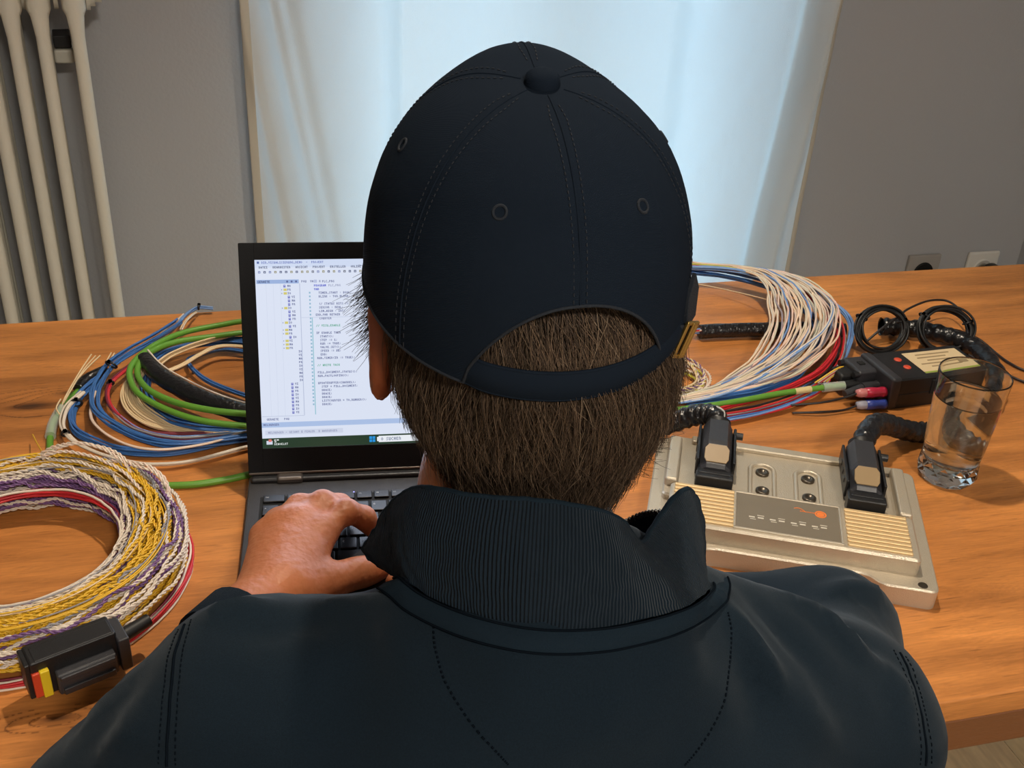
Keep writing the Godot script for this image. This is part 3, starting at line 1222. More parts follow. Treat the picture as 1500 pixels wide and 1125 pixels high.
func build_person() -> void:
	var t := thing("person", "person in a dark cap and navy sweatshirt seen from behind, typing on the laptop", "person", Vector3.ZERO)
	# ---- skin: head, neck, arms, hands and trunk in one mesh
	var b := MB.new()
	var head := head_field()
	var flesh := func(p: Vector3) -> Color:
		var g := 1.0 + 0.05 * noise_a.get_noise_3d(p.x * 60.0, p.y * 60.0, p.z * 60.0)
		return Color(g, g * 0.97, g * 0.95)
	nets(head, Vector3(0.05, 0.94, -0.70), Vector3(0.27, 1.27, -0.36), 0.0055, b, flesh)
	var ruddy := func(p: Vector3) -> Color:
		return Color(0.70, 0.54, 0.52)
	nets(ear_field(), Vector3(0.05, 1.02, -0.62), Vector3(0.29, 1.14, -0.53), 0.0032, b, ruddy)
	for s in [-1.0, 1.0]:
		var hf := hand_field(s)
		var lo := Vector3(-0.07, 0.765, -0.835) if s < 0 else Vector3(0.09, 0.765, -0.835)
		var hi := Vector3(0.12, 0.84, -0.64) if s < 0 else Vector3(0.32, 0.84, -0.64)
		nets(hf, lo, hi, 0.0028, b, flesh)
	var core := Field.new()
	core.k = 0.05
	core.bone(Vector3(0.155, 0.90, -0.46), Vector3(0.165, 0.50, -0.38), 0.06, 0.075)
	core.bone(Vector3(-0.0045, 0.8756, -0.495), Vector3(-0.112, 0.8025, -0.50), 0.036, 0.034)
	core.bone(Vector3(-0.112, 0.8025, -0.50), Vector3(-0.035, 0.803, -0.655), 0.034, 0.028)
	core.bone(Vector3(0.3789, 0.8269, -0.45), Vector3(0.438, 0.798, -0.56), 0.036, 0.034)
	core.bone(Vector3(0.438, 0.798, -0.56), Vector3(0.275, 0.803, -0.665), 0.034, 0.028)
	core.bone(Vector3(-0.0045, 0.8756, -0.495), Vector3(0.3789, 0.8269, -0.45), 0.036, 0.036)
	nets(core, Vector3(-0.2, 0.40, -0.72), Vector3(0.5, 1.02, -0.28), 0.013, b, flesh)
	put("body", b.mesh(), M.skin, t)
	# eyes, brows and mouth on the far side of the head
	var eye := MB.new()
	for s in [-1.0, 1.0]:
		eye.blob(HEAD * at(Vector3(0.004 + 0.031 * s, -0.022, -0.090)), Vector3(0.011, 0.008, 0.010), 8, 12)
	put("eyes", eye.mesh(), M.legend_white, t)
	eye = MB.new()
	eye.tube(PackedVector3Array([HEAD * Vector3(-0.018, -0.088, -0.104), HEAD * Vector3(0.004, -0.089, -0.112), HEAD * Vector3(0.026, -0.088, -0.104)]), 0.0045, 8)
	var lip := mat("lip", rgb(176, 100, 88), 0.45)
	put("mouth", eye.mesh(), lip, t)
	build_sweatshirt(t)
	build_hair(t, head)
	build_cap(t)
	# trousers and shoes below the table
	var lf := Field.new()
	lf.k = 0.03
	for s in [-1.0, 1.0]:
		var hip := Vector3(0.165 + 0.085 * s, 0.475, -0.36)
		var knee := Vector3(0.165 + 0.14 * s, 0.50, -0.80)
		lf.bone(hip, knee, 0.085, 0.062)
		lf.bone(knee, Vector3(0.165 + 0.13 * s, 0.09, -0.78), 0.06, 0.045)
	lf.bone(Vector3(0.10, 0.47, -0.35), Vector3(0.23, 0.47, -0.35), 0.10, 0.10)
	b = MB.new()
	nets(lf, Vector3(-0.12, 0.02, -0.9), Vector3(0.46, 0.6, -0.22), 0.015, b)
	put("trousers", b.mesh(), M.trousers, t)
	for s in [-1.0, 1.0]:
		b = MB.new()
		b.box(at(Vector3(0.165 + 0.13 * s, 0.035, -0.83)), Vector3(0.095, 0.066, 0.27), 0.03)
		put("shoe", b.mesh(), M.black_rubber, t)
	# the chair under the person
	var ch := thing("chair", "wooden stool hidden under the seated person", "chair", Vector3(0.165, 0.0, -0.34))
	put("seat", box_mesh(Vector3(0.4, 0.03, 0.38), 0.008, Vector3(0, 0.335, 0)), M.chair_wood, ch)
	for sx in [-1.0, 1.0]:
		for sz in [-1.0, 1.0]:
			b = MB.new()
			b.tube(PackedVector3Array([Vector3(0.15 * sx, 0.325, 0.14 * sz), Vector3(0.18 * sx, 0.0, 0.17 * sz)]), 0.018, 12)
			put("leg", b.mesh(), M.chair_wood, ch)


func build_sweatshirt(t: Node3D) -> void:
	cloth = sweat_field()
	folds = [[Vector3(0.2674, 0.9671, -0.4387), Vector3(0.2899, 0.9342, -0.4035), 0.0085, 0.0109],
		[Vector3(0.3353, 0.9334, -0.4744), Vector3(0.3768, 0.9089, -0.4393), 0.0085, 0.0115],
		[Vector3(0.2960, 0.9547, -0.4571), Vector3(0.3275, 0.9243, -0.4188), 0.0110, -0.0070],
		[Vector3(0.3727, 0.9056, -0.4854), Vector3(0.4020, 0.8958, -0.4334), 0.0100, -0.0064],
		[Vector3(0.4180, 0.8659, -0.5470), Vector3(0.4661, 0.8545, -0.5481), 0.0080, 0.0112],
		[Vector3(0.2895, 0.9336, -0.4025), Vector3(0.3314, 0.8937, -0.3880), 0.0140, 0.0058],
		[Vector3(0.2696, 0.9530, -0.4149), Vector3(0.2719, 0.9213, -0.3802), 0.0160, -0.0051],
		[Vector3(0.3983, 0.8999, -0.4459), Vector3(0.3887, 0.8777, -0.3965), 0.0100, 0.0058],
		[Vector3(-0.0399, 0.9500, -0.5107), Vector3(-0.0035, 0.9571, -0.5061), 0.0080, 0.0090],
		[Vector3(0.0290, 0.9583, -0.5035), Vector3(0.0735, 0.9823, -0.4672), 0.0100, 0.0077],
		[Vector3(-0.0278, 0.9557, -0.4871), Vector3(0.0312, 0.9626, -0.4828), 0.0140, -0.0058],
		[Vector3(0.0616, 0.9732, -0.4680), Vector3(0.0774, 0.9686, -0.4201), 0.0140, 0.0051],
		[Vector3(-0.0825, 0.9182, -0.5058), Vector3(-0.1176, 0.8819, -0.4952), 0.0100, 0.0096],
		[Vector3(-0.0743, 0.9238, -0.4683), Vector3(-0.1028, 0.8881, -0.4658), 0.0120, 0.0070],
		[Vector3(0.0286, 0.9584, -0.4563), Vector3(0.0205, 0.9322, -0.4210), 0.0300, -0.0051],
		[Vector3(0.1046, 0.9794, -0.4062), Vector3(0.1617, 0.9918, -0.3950), 0.0200, 0.0045],
		[Vector3(0.1218, 0.9637, -0.3811), Vector3(0.1734, 0.9678, -0.3765), 0.0300, -0.0045],
		[Vector3(0.2038, 0.9842, -0.4002), Vector3(0.2388, 0.9562, -0.3955), 0.0160, 0.0051]]
	var b := MB.new()
	nets(cloth, Vector3(-0.22, 0.34, -0.76), Vector3(0.52, 1.06, -0.22), 0.0085, b)
	# push the folds out, then smooth the shading again
	for i in b.v.size():
		b.v[i] += b.n[i] * cloth_offset(b.v[i])
		b.c[i] = Color.WHITE
	b.n = smooth_normals(b.v, b.ix)
	for i in b.v.size():
		b.uv[i] = Vector2(b.v[i].x * 14.0, (b.v[i].y - b.v[i].z) * 14.0)
	var cl := put("sweatshirt", b.mesh(), M.fleece, t)
	# ---- collar: a tall rib-knit band, open at the front, its ends standing away
	var foot := PackedVector3Array([Vector3(0.0735, 0.9605, -0.5172), Vector3(0.0736, 0.9723, -0.5002), Vector3(0.0744, 0.9829, -0.486), Vector3(0.0752, 0.9942, -0.4733), Vector3(0.084, 0.9963, -0.4553), Vector3(0.1051, 1.001, -0.4292), Vector3(0.1348, 1.003, -0.4106), Vector3(0.1673, 1.003, -0.4038), Vector3(0.1997, 1.002, -0.406), Vector3(0.2308, 0.9942, -0.42), Vector3(0.2524, 0.9832, -0.4409), Vector3(0.2607, 0.9761, -0.4535), Vector3(0.268, 0.962, -0.4717), Vector3(0.2718, 0.9509, -0.4857)])
	var rim := PackedVector3Array([Vector3(0.0604, 0.9523, -0.5579), Vector3(0.0668, 0.9714, -0.5494), Vector3(0.0756, 1.002, -0.5352), Vector3(0.0859, 1.029, -0.5124), Vector3(0.0966, 1.043, -0.489), Vector3(0.1162, 1.049, -0.4699), Vector3(0.1483, 1.051, -0.4575), Vector3(0.1786, 1.046, -0.4509), Vector3(0.1986, 1.034, -0.4522), Vector3(0.2137, 1.013, -0.4571), Vector3(0.2335, 1.005, -0.4829), Vector3(0.251, 1.006, -0.5022), Vector3(0.2687, 1.004, -0.5153), Vector3(0.279, 0.9911, -0.5192)])
	var fs := smooth(foot, 12)
	var rs := smooth(rim, 12)
	var nu := fs.size()
	var nv := 15
	var mid := Vector3(0.157, 0.99, -0.485)
	var p := PackedVector3Array()
	for i in nu:
		var out := (fs[i] + rs[i]) * 0.5 - mid
		out.y = 0
		out = out.normalized()
		for j in nv:
			var q := j / (nv - 1.0)
			var bow := sin(q * PI) * (0.004 + 0.002 * noise_a.get_noise_2d(i * 0.05, 3.0))
			p.append(fs[i].lerp(rs[i], q) + out * bow + out * 0.0015 * noise_a.get_noise_2d(i * 0.12, q * 4.0))
	b = MB.new()
	b.grid(p, nu, nv, true)
	# inner face, a knit's thickness inside, joined over the upper edge
	var p2 := PackedVector3Array()
	for i in nu:
		for j in nv:
			p2.append(p[i * nv + j] - b.n[i * nv + j] * 0.0035)
	var outer := b.n.duplicate()
	b.grid(p2, nu, nv, false)
	var edge := PackedVector3Array()
	for i in nu:
		edge.append((p[i * nv + nv - 1] + p2[i * nv + nv - 1]) * 0.5)
	put("collar", b.mesh(), M.rib_knit, t)
	b = MB.new()
	b.tube(edge, 0.0021, 8)
	for e in [0, nu - 1]:
		var side := PackedVector3Array()
		for j in nv:
			side.append((p[e * nv + j] + p2[e * nv + j]) * 0.5)
		b.tube(side, 0.0021, 8)
	put("collar_edge", b.mesh(), M.seam_cloth, t)
	# neck band: a padded strip round the foot of the collar with puckers
	var band := PackedVector3Array()
	var bn := PackedVector3Array()
	for i in range(20, nu - 10):
		band.append(fs[i])
	b = MB.new()
	var m := band.size()
	var gp := PackedVector3Array()
	var seam_up := PackedVector3Array()
	var seam_low := PackedVector3Array()
	for i in m:
		var out := band[i] - mid
		out.y = 0
		out = out.normalized()
		var lowp := on_cloth(band[i] + out * 0.0110 + Vector3(0, -0.0085, 0), 0.0012)
		var upp := band[i] + out * 0.002
		var nrm := (out + Vector3.UP * 0.9).normalized()
		var pk := 0.0009 * maxf(0.0, sin(i * 0.75 + 2.0 * sin(i * 0.13))) * clampf((i - m * 0.55) * 0.05, 0.15, 1.0)
		for j in 7:
			var q := j / 6.0
			gp.append(upp.lerp(lowp, q) + nrm * (sin(q * PI) * (0.0011 + pk)))
		seam_up.append(upp + nrm * 0.0012)
		seam_low.append(lowp + nrm * 0.0003)
	b.grid(gp, m, 7, false)
	put("neck_band", b.mesh(), M.seam_cloth, t)
	b = MB.new()
	b.tube(seam_up, 0.0007, 6)
	b.tube(seam_low, 0.0007, 6)
	put("neck_seam", b.mesh(), M.stitch, t)
	# stitched seams laid on the cloth
	var lines := {
		"armhole_seam": [PackedVector3Array([Vector3(-0.0515, 0.9447, -0.5116), Vector3(-0.0558, 0.9453, -0.4922), Vector3(-0.0593, 0.9392, -0.4714), Vector3(-0.0616, 0.9262, -0.4532), Vector3(-0.0636, 0.9075, -0.4398)])],
		"sleeve_seam": [PackedVector3Array([Vector3(0.4156, 0.8904, -0.4546), Vector3(0.4076, 0.8892, -0.4233), Vector3(0.4045, 0.8784, -0.4043), Vector3(0.4012, 0.8584, -0.3876)])],
		"yoke_seam": [PackedVector3Array([Vector3(0.0878, 0.9919, -0.4458), Vector3(0.0858, 0.9827, -0.4302), Vector3(0.0875, 0.9725, -0.4140), Vector3(0.0952, 0.9623, -0.3950), Vector3(0.1087, 0.9497, -0.3778), Vector3(0.1152, 0.9428, -0.3724)]), PackedVector3Array([Vector3(0.2639, 0.9680, -0.4353), Vector3(0.2627, 0.9605, -0.4199), Vector3(0.2542, 0.9521, -0.4020), Vector3(0.2404, 0.9406, -0.3840), Vector3(0.2242, 0.9303, -0.3717), Vector3(0.2157, 0.9251, -0.3672)])]}
	for key in lines:
		for ln in lines[key]:
			var path := PackedVector3Array()
			for q in smooth(PackedVector3Array(ln), 14):
				path.append(on_cloth(q, 0.0002))
			b = MB.new()
			if key == "yoke_seam":
				# single line of stitches
				var k := 0
				while k + 1 < path.size():
					b.tube(PackedVector3Array([path[k], path[k + 1]]), 0.00065, 5)
					k += 2
			else:
				b.tube(path, 0.0008, 8)
				for off in [-0.0055, 0.0055]:
					var side := PackedVector3Array()
					for k in path.size():
						var tg := path[mini(k + 1, path.size() - 1)] - path[maxi(k - 1, 0)]
						var sd := tg.normalized().cross(cloth.grad(path[k]))
						side.append(on_cloth(path[k] + sd * off, 0.0002))
					var k := 0
					while k + 1 < side.size():
						b.tube(PackedVector3Array([side[k], side[k + 1]]), 0.0004, 5)
						k += 2
			put(key, b.mesh(), M.stitch, t)
	# zip on the front edge, its teeth showing past the neck
	b = MB.new()
	var zp := smooth(PackedVector3Array([Vector3(0.2402, 0.9534, -0.5497), Vector3(0.2494, 0.9614, -0.5459), Vector3(0.2583, 0.967, -0.5407), Vector3(0.2668, 0.9735, -0.5302)]), 10)
	for i in zp.size():
		b.box(at(zp[i] + Vector3(0, 0.0012 * (i % 2), 0), Vector3(0.2, 0.4, 0.3)), Vector3(0.0020, 0.0035, 0.0026), 0.0005)
	put("zip", b.mesh(), M.black_plastic, t)
	b = MB.new()
	var za := PackedVector3Array()
	for q in zp:
		za.append(q + Vector3(0, -0.001, 0))
		za.append(q + Vector3(0.0, -0.022, 0.004))
	b.grid(za, zp.size(), 2)
	put("zip_facing", b.mesh(), M.seam_cloth, t)
	# cuffs
	for s in 2:
		b = MB.new()
		var w := Vector3(-0.025, 0.803, -0.672) if s == 0 else Vector3(0.265, 0.803, -0.674)
		var e := Vector3(-0.045, 0.804, -0.642) if s == 0 else Vector3(0.295, 0.804, -0.652)
		b.tube(PackedVector3Array([e, w]), 0.0345, 24, 0.0315)
		put("cuff", b.mesh(), M.rib_knit, t)


func build_hair(t: Node3D, head: Field) -> void:
	# close layer over the skull, under the cap and down to the nape
	var f := Field.new()
	f.k = 0.02
	var hb := HEAD.basis
	f.egg(HEAD * Vector3(0.005, -0.005, 0.010), Vector3(0.083, 0.092, 0.096), hb)
	f.egg(HEAD * Vector3(0.009, -0.052, 0.030), Vector3(0.075, 0.050, 0.066), hb)
	f.egg(HEAD * Vector3(0.010, -0.094, 0.036), Vector3(0.056, 0.050, 0.050), hb)
	var b := MB.new()
	nets(f, Vector3(0.05, 1.0, -0.68), Vector3(0.28, 1.22, -0.42), 0.006, b)
	# keep the face free of it
	var keep := PackedInt32Array()
	var invh := HEAD.affine_inverse()
	for i in range(0, b.ix.size(), 3):
		var q := invh * ((b.v[b.ix[i]] + b.v[b.ix[i + 1]] + b.v[b.ix[i + 2]]) / 3.0)
		if q.z > -0.02 - 0.3 * q.y and q.y < 0.06 or q.z > 0.03:
			keep.append_array([b.ix[i], b.ix[i + 1], b.ix[i + 2]])
	b.ix = keep
	var hair := put("hair", b.mesh(), M.scalp_hair, t)
	var rng := RandomNumberGenerator.new()
	rng.seed = 77
	b = MB.new()
	for i in 13000:
		# roots over the back and sides of the head
		var az := rng.randf_range(-1.75, 1.75)
		var y := rng.randf_range(-0.118, 0.058)
		if y > 0.0 and absf(az) > 0.62:
			y = rng.randf_range(-0.07, 0.0)
		var root := HEAD * Vector3(0.005 + sin(az) * 0.085, y, cos(az) * 0.10)
		root -= f.grad(root) * f.sd(root)
		var lq := invh * root
		if lq.z < -0.03 and lq.y < -0.01:
			continue
		if absf(lq.x) > 0.07 and lq.z < 0.0 and lq.y < -0.035:
			continue
		var clump := noise_a.get_noise_2d(az * 6.0, y * 40.0)
		var lay := rng.randf_range(0.001, 0.0095) + 0.003 * clump
		var length := rng.randf_range(0.028, 0.055)
		if y > 0.0:
			length = rng.randf_range(0.04, 0.075)
		elif y < -0.05:
			length = rng.randf_range(0.035, 0.065)
		var side := Vector3(rng.randfn(0.0, 0.22) + 0.55 * clump + (0.25 if y > 0.0 else 0.0), 0, rng.randfn(0.0, 0.12))
		var dir := (HEAD.basis * (Vector3(0, -1, 0.06) + side)).normalized()
		var p := root
		var path := PackedVector3Array([p])
		var segs := 6
		for k in segs:
			var n := f.grad(p)
			dir = (dir - n * dir.dot(n) * 0.9 + Vector3(rng.randfn(0, 0.13), -0.10, rng.randfn(0, 0.13)) + n * 0.07).normalized()
			p += dir * length / segs
			var s := f.sd(p)
			var ly := (invh * p).y
			var want := lay * minf(1.0, (k + 1) / 3.0)
			if ly > -0.004:
				want = minf(want, 0.0035)
			if s < want and ly > -0.15 or s > want and ly > -0.008:
				p += n * (want - s)
			path.append(p)
		if (invh * p).y < -0.165:
			continue
		var g := rng.randf()
		b.col = lin(64, 53, 45).lerp(lin(126, 104, 84), g * g)
		if rng.randf() < 0.02:
			b.col = lin(150, 130, 108)
		b.tube(path, 0.00023, 3, 0.00009, false)
	# tuft standing out before the left ear
	for i in 520:
		var p := HEAD * Vector3(-0.079 + rng.randfn(0, 0.003), rng.randf_range(-0.040, -0.008), rng.randf_range(-0.050, -0.005))
		var dir := (HEAD.basis * Vector3(-0.28 + rng.randfn(0, 0.22), -1.0, -0.15 + rng.randfn(0, 0.3))).normalized()
		var path := PackedVector3Array([p])
		var length := rng.randf_range(0.014, 0.036)
		for k in 5:
			dir = (dir + HEAD.basis * Vector3(rng.randfn(-0.05, 0.10), rng.randfn(0.02, 0.06), rng.randfn(0, 0.10))).normalized()
			p += dir * length / 5.0
			path.append(p)
		var g := rng.randf()
		b.col = lin(50, 40, 33).lerp(lin(98, 80, 64), g * g)
		b.tube(path, 0.00028, 3, 0.0001, false)
	# loose flicks at the nape on the right
	for i in 260:
		var p := HEAD * Vector3(0.058 + rng.randfn(0, 0.006), -0.085 + rng.randfn(0, 0.010), 0.040 + rng.randfn(0, 0.008))
		var dir := (HEAD.basis * Vector3(0.35 + rng.randfn(0, 0.2), -0.75, 0.1 + rng.randfn(0, 0.2))).normalized()
		var path := PackedVector3Array([p])
		for k in 5:
			dir = (dir + HEAD.basis * Vector3(0.18, 0.10, 0.0) + Vector3(rng.randfn(0, 0.08), rng.randfn(0, 0.08), 0)).normalized()
			p += dir * rng.randf_range(0.005, 0.008)
			path.append(p)
		b.col = lin(52, 39, 30)
		b.tube(path, 0.00026, 3, 0.0001, false)
	var st := put("hair_strands", b.mesh(), M.hair, t)
	st.set_meta("kind", "stuff")
	# short beard along the jaw, catching the light on the left
	b = MB.new()
	for i in 1500:
		var a := rng.randf_range(-1.0, 1.0)
		var q := HEAD * Vector3(0.004 + 0.064 * sin(a * 1.6), -0.10 + rng.randfn(0, 0.014), -0.045 - 0.055 * cos(a * 1.6) + rng.randfn(0, 0.012))
		q = head.settle(q)
		var n := head.grad(q)
		var dir := (n + Vector3(rng.randfn(0, 0.4), -0.7 + rng.randfn(0, 0.3), rng.randfn(0, 0.4))).normalized()
		var path := PackedVector3Array([q])
		var length := rng.randf_range(0.007, 0.016)
		for k in 3:
			dir = (dir + Vector3(rng.randfn(0, 0.15), -0.1, rng.randfn(0, 0.15))).normalized()
			q += dir * length / 3.0
			path.append(q)
		b.col = lin(120, 96, 76).lerp(lin(176, 152, 126), rng.randf())
		b.tube(path, 0.00022, 3, 0.0001, false)
	st = put("beard", b.mesh(), M.hair, t)
	st.set_meta("kind", "stuff")


func build_cap(t: Node3D) -> void:
	var cap := Node3D.new()
	cap.name = "cap"
	t.add_child(cap)
	cap.set_meta("label", "dark navy six-panel cap with an arched back opening and strap")
	cap.transform = HEAD
	var seg := 24
	# six panels, each its own piece
	for k in 6:
		var p := PackedVector3Array()
		var p2 := PackedVector3Array()
		for i in seg + 1:
			var az := deg_to_rad(60.0 * k + 60.0 * i / seg)
			for j in 37:
				var tt := arch(az) * lerpf(0.035, 1.0, j / 36.0)
				p.append(crown(az, tt))
				p2.append(crown(az, tt, -0.018))
		var b := MB.new()
		b.grid(p, seg + 1, 37, false)
		b.grid(p2, seg + 1, 37, true)
		for i in b.uv.size():
			b.uv[i].x = (b.uv[i].x + k) / 6.0
		put("panel", b.mesh(), M.twill, cap)
	for k in 6:
		# raised seam and the two stitch lines beside it
		var az := deg_to_rad(60.0 * k)
		var end := arch(az)
		var line := PackedVector3Array()
		for j in 40:
			line.append(crown(az, lerpf(0.05, end, j / 39.0), 0.0))
		var b := MB.new()
		b.tube(line, 0.0006, 6)
		put("seam", b.mesh(), M.twill, cap)
		b = MB.new()
		for off in [-0.035, 0.035]:
			var prev := Vector3.ZERO
			for j in 90:
				var tt := lerpf(0.10, 1.0, j / 89.0)
				var aa: float = az + off / maxf(sin(tt * PI / 2), 0.25)
				if tt > arch(aa):
					break
				var q := crown(aa, tt, 0.002)
				if j % 2 == 1:
					b.tube(PackedVector3Array([prev, q]), 0.00035, 4)
				prev = q
		put("stitching", b.mesh(), M.cap_stitch, cap)
	for k in 6:
		var az := deg_to_rad(30.0 + 60.0 * k)
		var c := crown(az, 0.517, 0.0)
		var u := (crown(az + 0.05, 0.517) - c).normalized()
		var w := (crown(az, 0.56) - crown(az, 0.48)).normalized()
		u = (u - w * u.dot(w)).normalized()
		var ring := PackedVector3Array()
		for i in 20:
			ring.append(c + (u * cos(TAU * i / 20) + w * sin(TAU * i / 20)) * 0.0034)
		var b := MB.new()
		b.tube(ring, 0.0008, 8, -1.0, false, true)
		put("eyelet", b.mesh(), M.twill_plain, cap)
	# button on top
	var bt := MB.new()
	bt.lathe(at(Vector3(0, CAP_H - 0.0015, 0.0)), PackedVector2Array([Vector2(0.0090, -0.001), Vector2(0.0097, 0.002), Vector2(0.0088, 0.0062), Vector2(0.0060, 0.0086), Vector2(0.0025, 0.0095), Vector2(0.0002, 0.0097)]), 28)
	for i in bt.uv.size():
		bt.uv[i] *= 0.12
	put("button", bt.mesh(), M.twill, cap)
	# bound edge of rim and arch
	var edge := PackedVector3Array()
	for i in 240:
		var az := deg_to_rad(-180.0 + 1.5 * i)
		edge.append(crown(az, arch(az)))
	bt = MB.new()
	bt.tube(edge, 0.0009, 8, -1.0, false, true)
	put("binding", bt.mesh(), M.twill_plain, cap)
	# brim
	var p := PackedVector3Array()
	var q2 := PackedVector3Array()
	var nb := 33
	for i in nb:
		var u := lerpf(-1.0, 1.0, i / (nb - 1.0))
		var az := PI + u * 1.22
		var base := crown(az, 1.0)
		for j in 14:
			var q := j / 13.0
			var reach := 0.072 * pow(maxf(1.0 - pow(absf(u), 2.6), 0.0), 0.75)
			var w := base + Vector3(0.012 * u * q * (1.0 - absf(u)), 0.0, -reach * q)
			w.y -= 0.020 * u * u * q + 0.006 * q * q - 0.004
			p.append(w)
			q2.append(w + Vector3(0, -0.003, 0))
	bt = MB.new()
	bt.grid(p, nb, 14, false)
	bt.grid(q2, nb, 14, true)
	put("brim", bt.mesh(), M.twill, cap)
	bt = MB.new()
	var be := PackedVector3Array()
	for i in nb:
		be.append((p[i * 14 + 13] + q2[i * 14 + 13]) * 0.5)
	bt.tube(be, 0.002, 8)
	put("brim_edge", bt.mesh(), M.twill_plain, cap)
	# strap under the arch
	p = PackedVector3Array()
	q2 = PackedVector3Array()
	for i in 41:
		var az := deg_to_rad(lerpf(-37.0, 52.0, i / 40.0))
		for j in 7:
			var q := j / 6.0
			var rr := 1.004 - 0.010 * q - 0.022 * smoothstep(0.12, 0.0, i / 40.0)
			var at_p := Vector3(CAP_A * sin(az) * rr, 0.0165 * q - 0.0012, CAP_B * cos(az) * rr)
			p.append(at_p + Vector3(sin(az), 0, cos(az)) * 0.0022 * sin(q * PI))
			q2.append(at_p - Vector3(sin(az), 0, cos(az)) * 0.0014)
	bt = MB.new()
	bt.grid(p, 41, 7, true)
	bt.grid(q2, 41, 7, false)
	for e in [0, 6]:
		var ln := PackedVector3Array()
		for i in 41:
			ln.append((p[i * 7 + e] + q2[i * 7 + e]) * 0.5)
		bt.tube(ln, 0.0011, 6)
	put("strap", bt.mesh(), M.twill, cap)
	# brass slider and the loose end of the strap
	bt = MB.new()
	var ba := deg_to_rad(52.5)
	var bc := Vector3(CAP_A * sin(ba) * 1.02, 0.002, CAP_B * cos(ba) * 1.02)
	var bx := at(bc + Vector3(0.0, 0, 0.002), Vector3(0.0, ba - 0.45, -0.35))
	for x in [-0.0042, 0.0042]:
		bt.box(bx * at(Vector3(x, 0, 0.0012)), Vector3(0.0028, 0.023, 0.0022), 0.0008)
	for y in [-0.0105, 0.0105]:
		bt.box(bx * at(Vector3(0, y, 0.0012)), Vector3(0.011, 0.0026, 0.0022), 0.0008)
	bt.box(bx * at(Vector3(0, 0, 0.0022)), Vector3(0.0026, 0.023, 0.0018), 0.0007)
	put("buckle", bt.mesh(), M.brass, cap)
	bt = MB.new()
	bt.box(bx * at(Vector3(-0.001, 0, -0.0006)), Vector3(0.020, 0.017, 0.0016), 0.0006)
	put("strap", bt.mesh(), M.twill_plain, cap)
	bt = MB.new()
	bt.prism(at(bc + Vector3(0.006, 0.014, -0.010), Vector3(PI / 2 - 0.1, ba + 0.42, 0.5)), PackedVector2Array([Vector2(-0.007, 0.013), Vector2(0.007, 0.011), Vector2(0.008, -0.008), Vector2(0.001, -0.021), Vector2(-0.007, -0.008)]), -0.0012, 0.0012, 0.0004)
	put("strap_end", bt.mesh(), M.twill_plain, cap)


# ------------------------------------------------------------------ laptop
const GLYPHS := "A25755 B65656 C34443 D65556 E74647 F74644 G34553 H55755 I72227 J11152 K55655 L44447 M57755 N65555 O25552 P65644 Q25563 R65655 S34216 T72222 U55557 V55522 W55775 X55255 Y55222 Z71247 075557 126227 271747 371717 455711 574717 674757 771122 875757 975717 _00007 .00002 :02020 =07070 (12221 )42224 ;02024 /11244 -00700 °77000"

func write_on(im: Image, text: String, x: int, y: int, col: Color, s: int, sx := 0) -> void:
	var table := {}
	for g in GLYPHS.split(" "):
		table[g.substr(0, 1)] = g.substr(1)
	if sx == 0:
		sx = s
	for ch in text:
		if table.has(ch):
			var rows: String = table[ch]
			for r in 5:
				var bits := int(rows[r])
				for c in 3:
					if bits & (4 >> c):
						im.fill_rect(Rect2i(x + c * sx, y + r * s, sx, s), col)
		x += 4 * sx


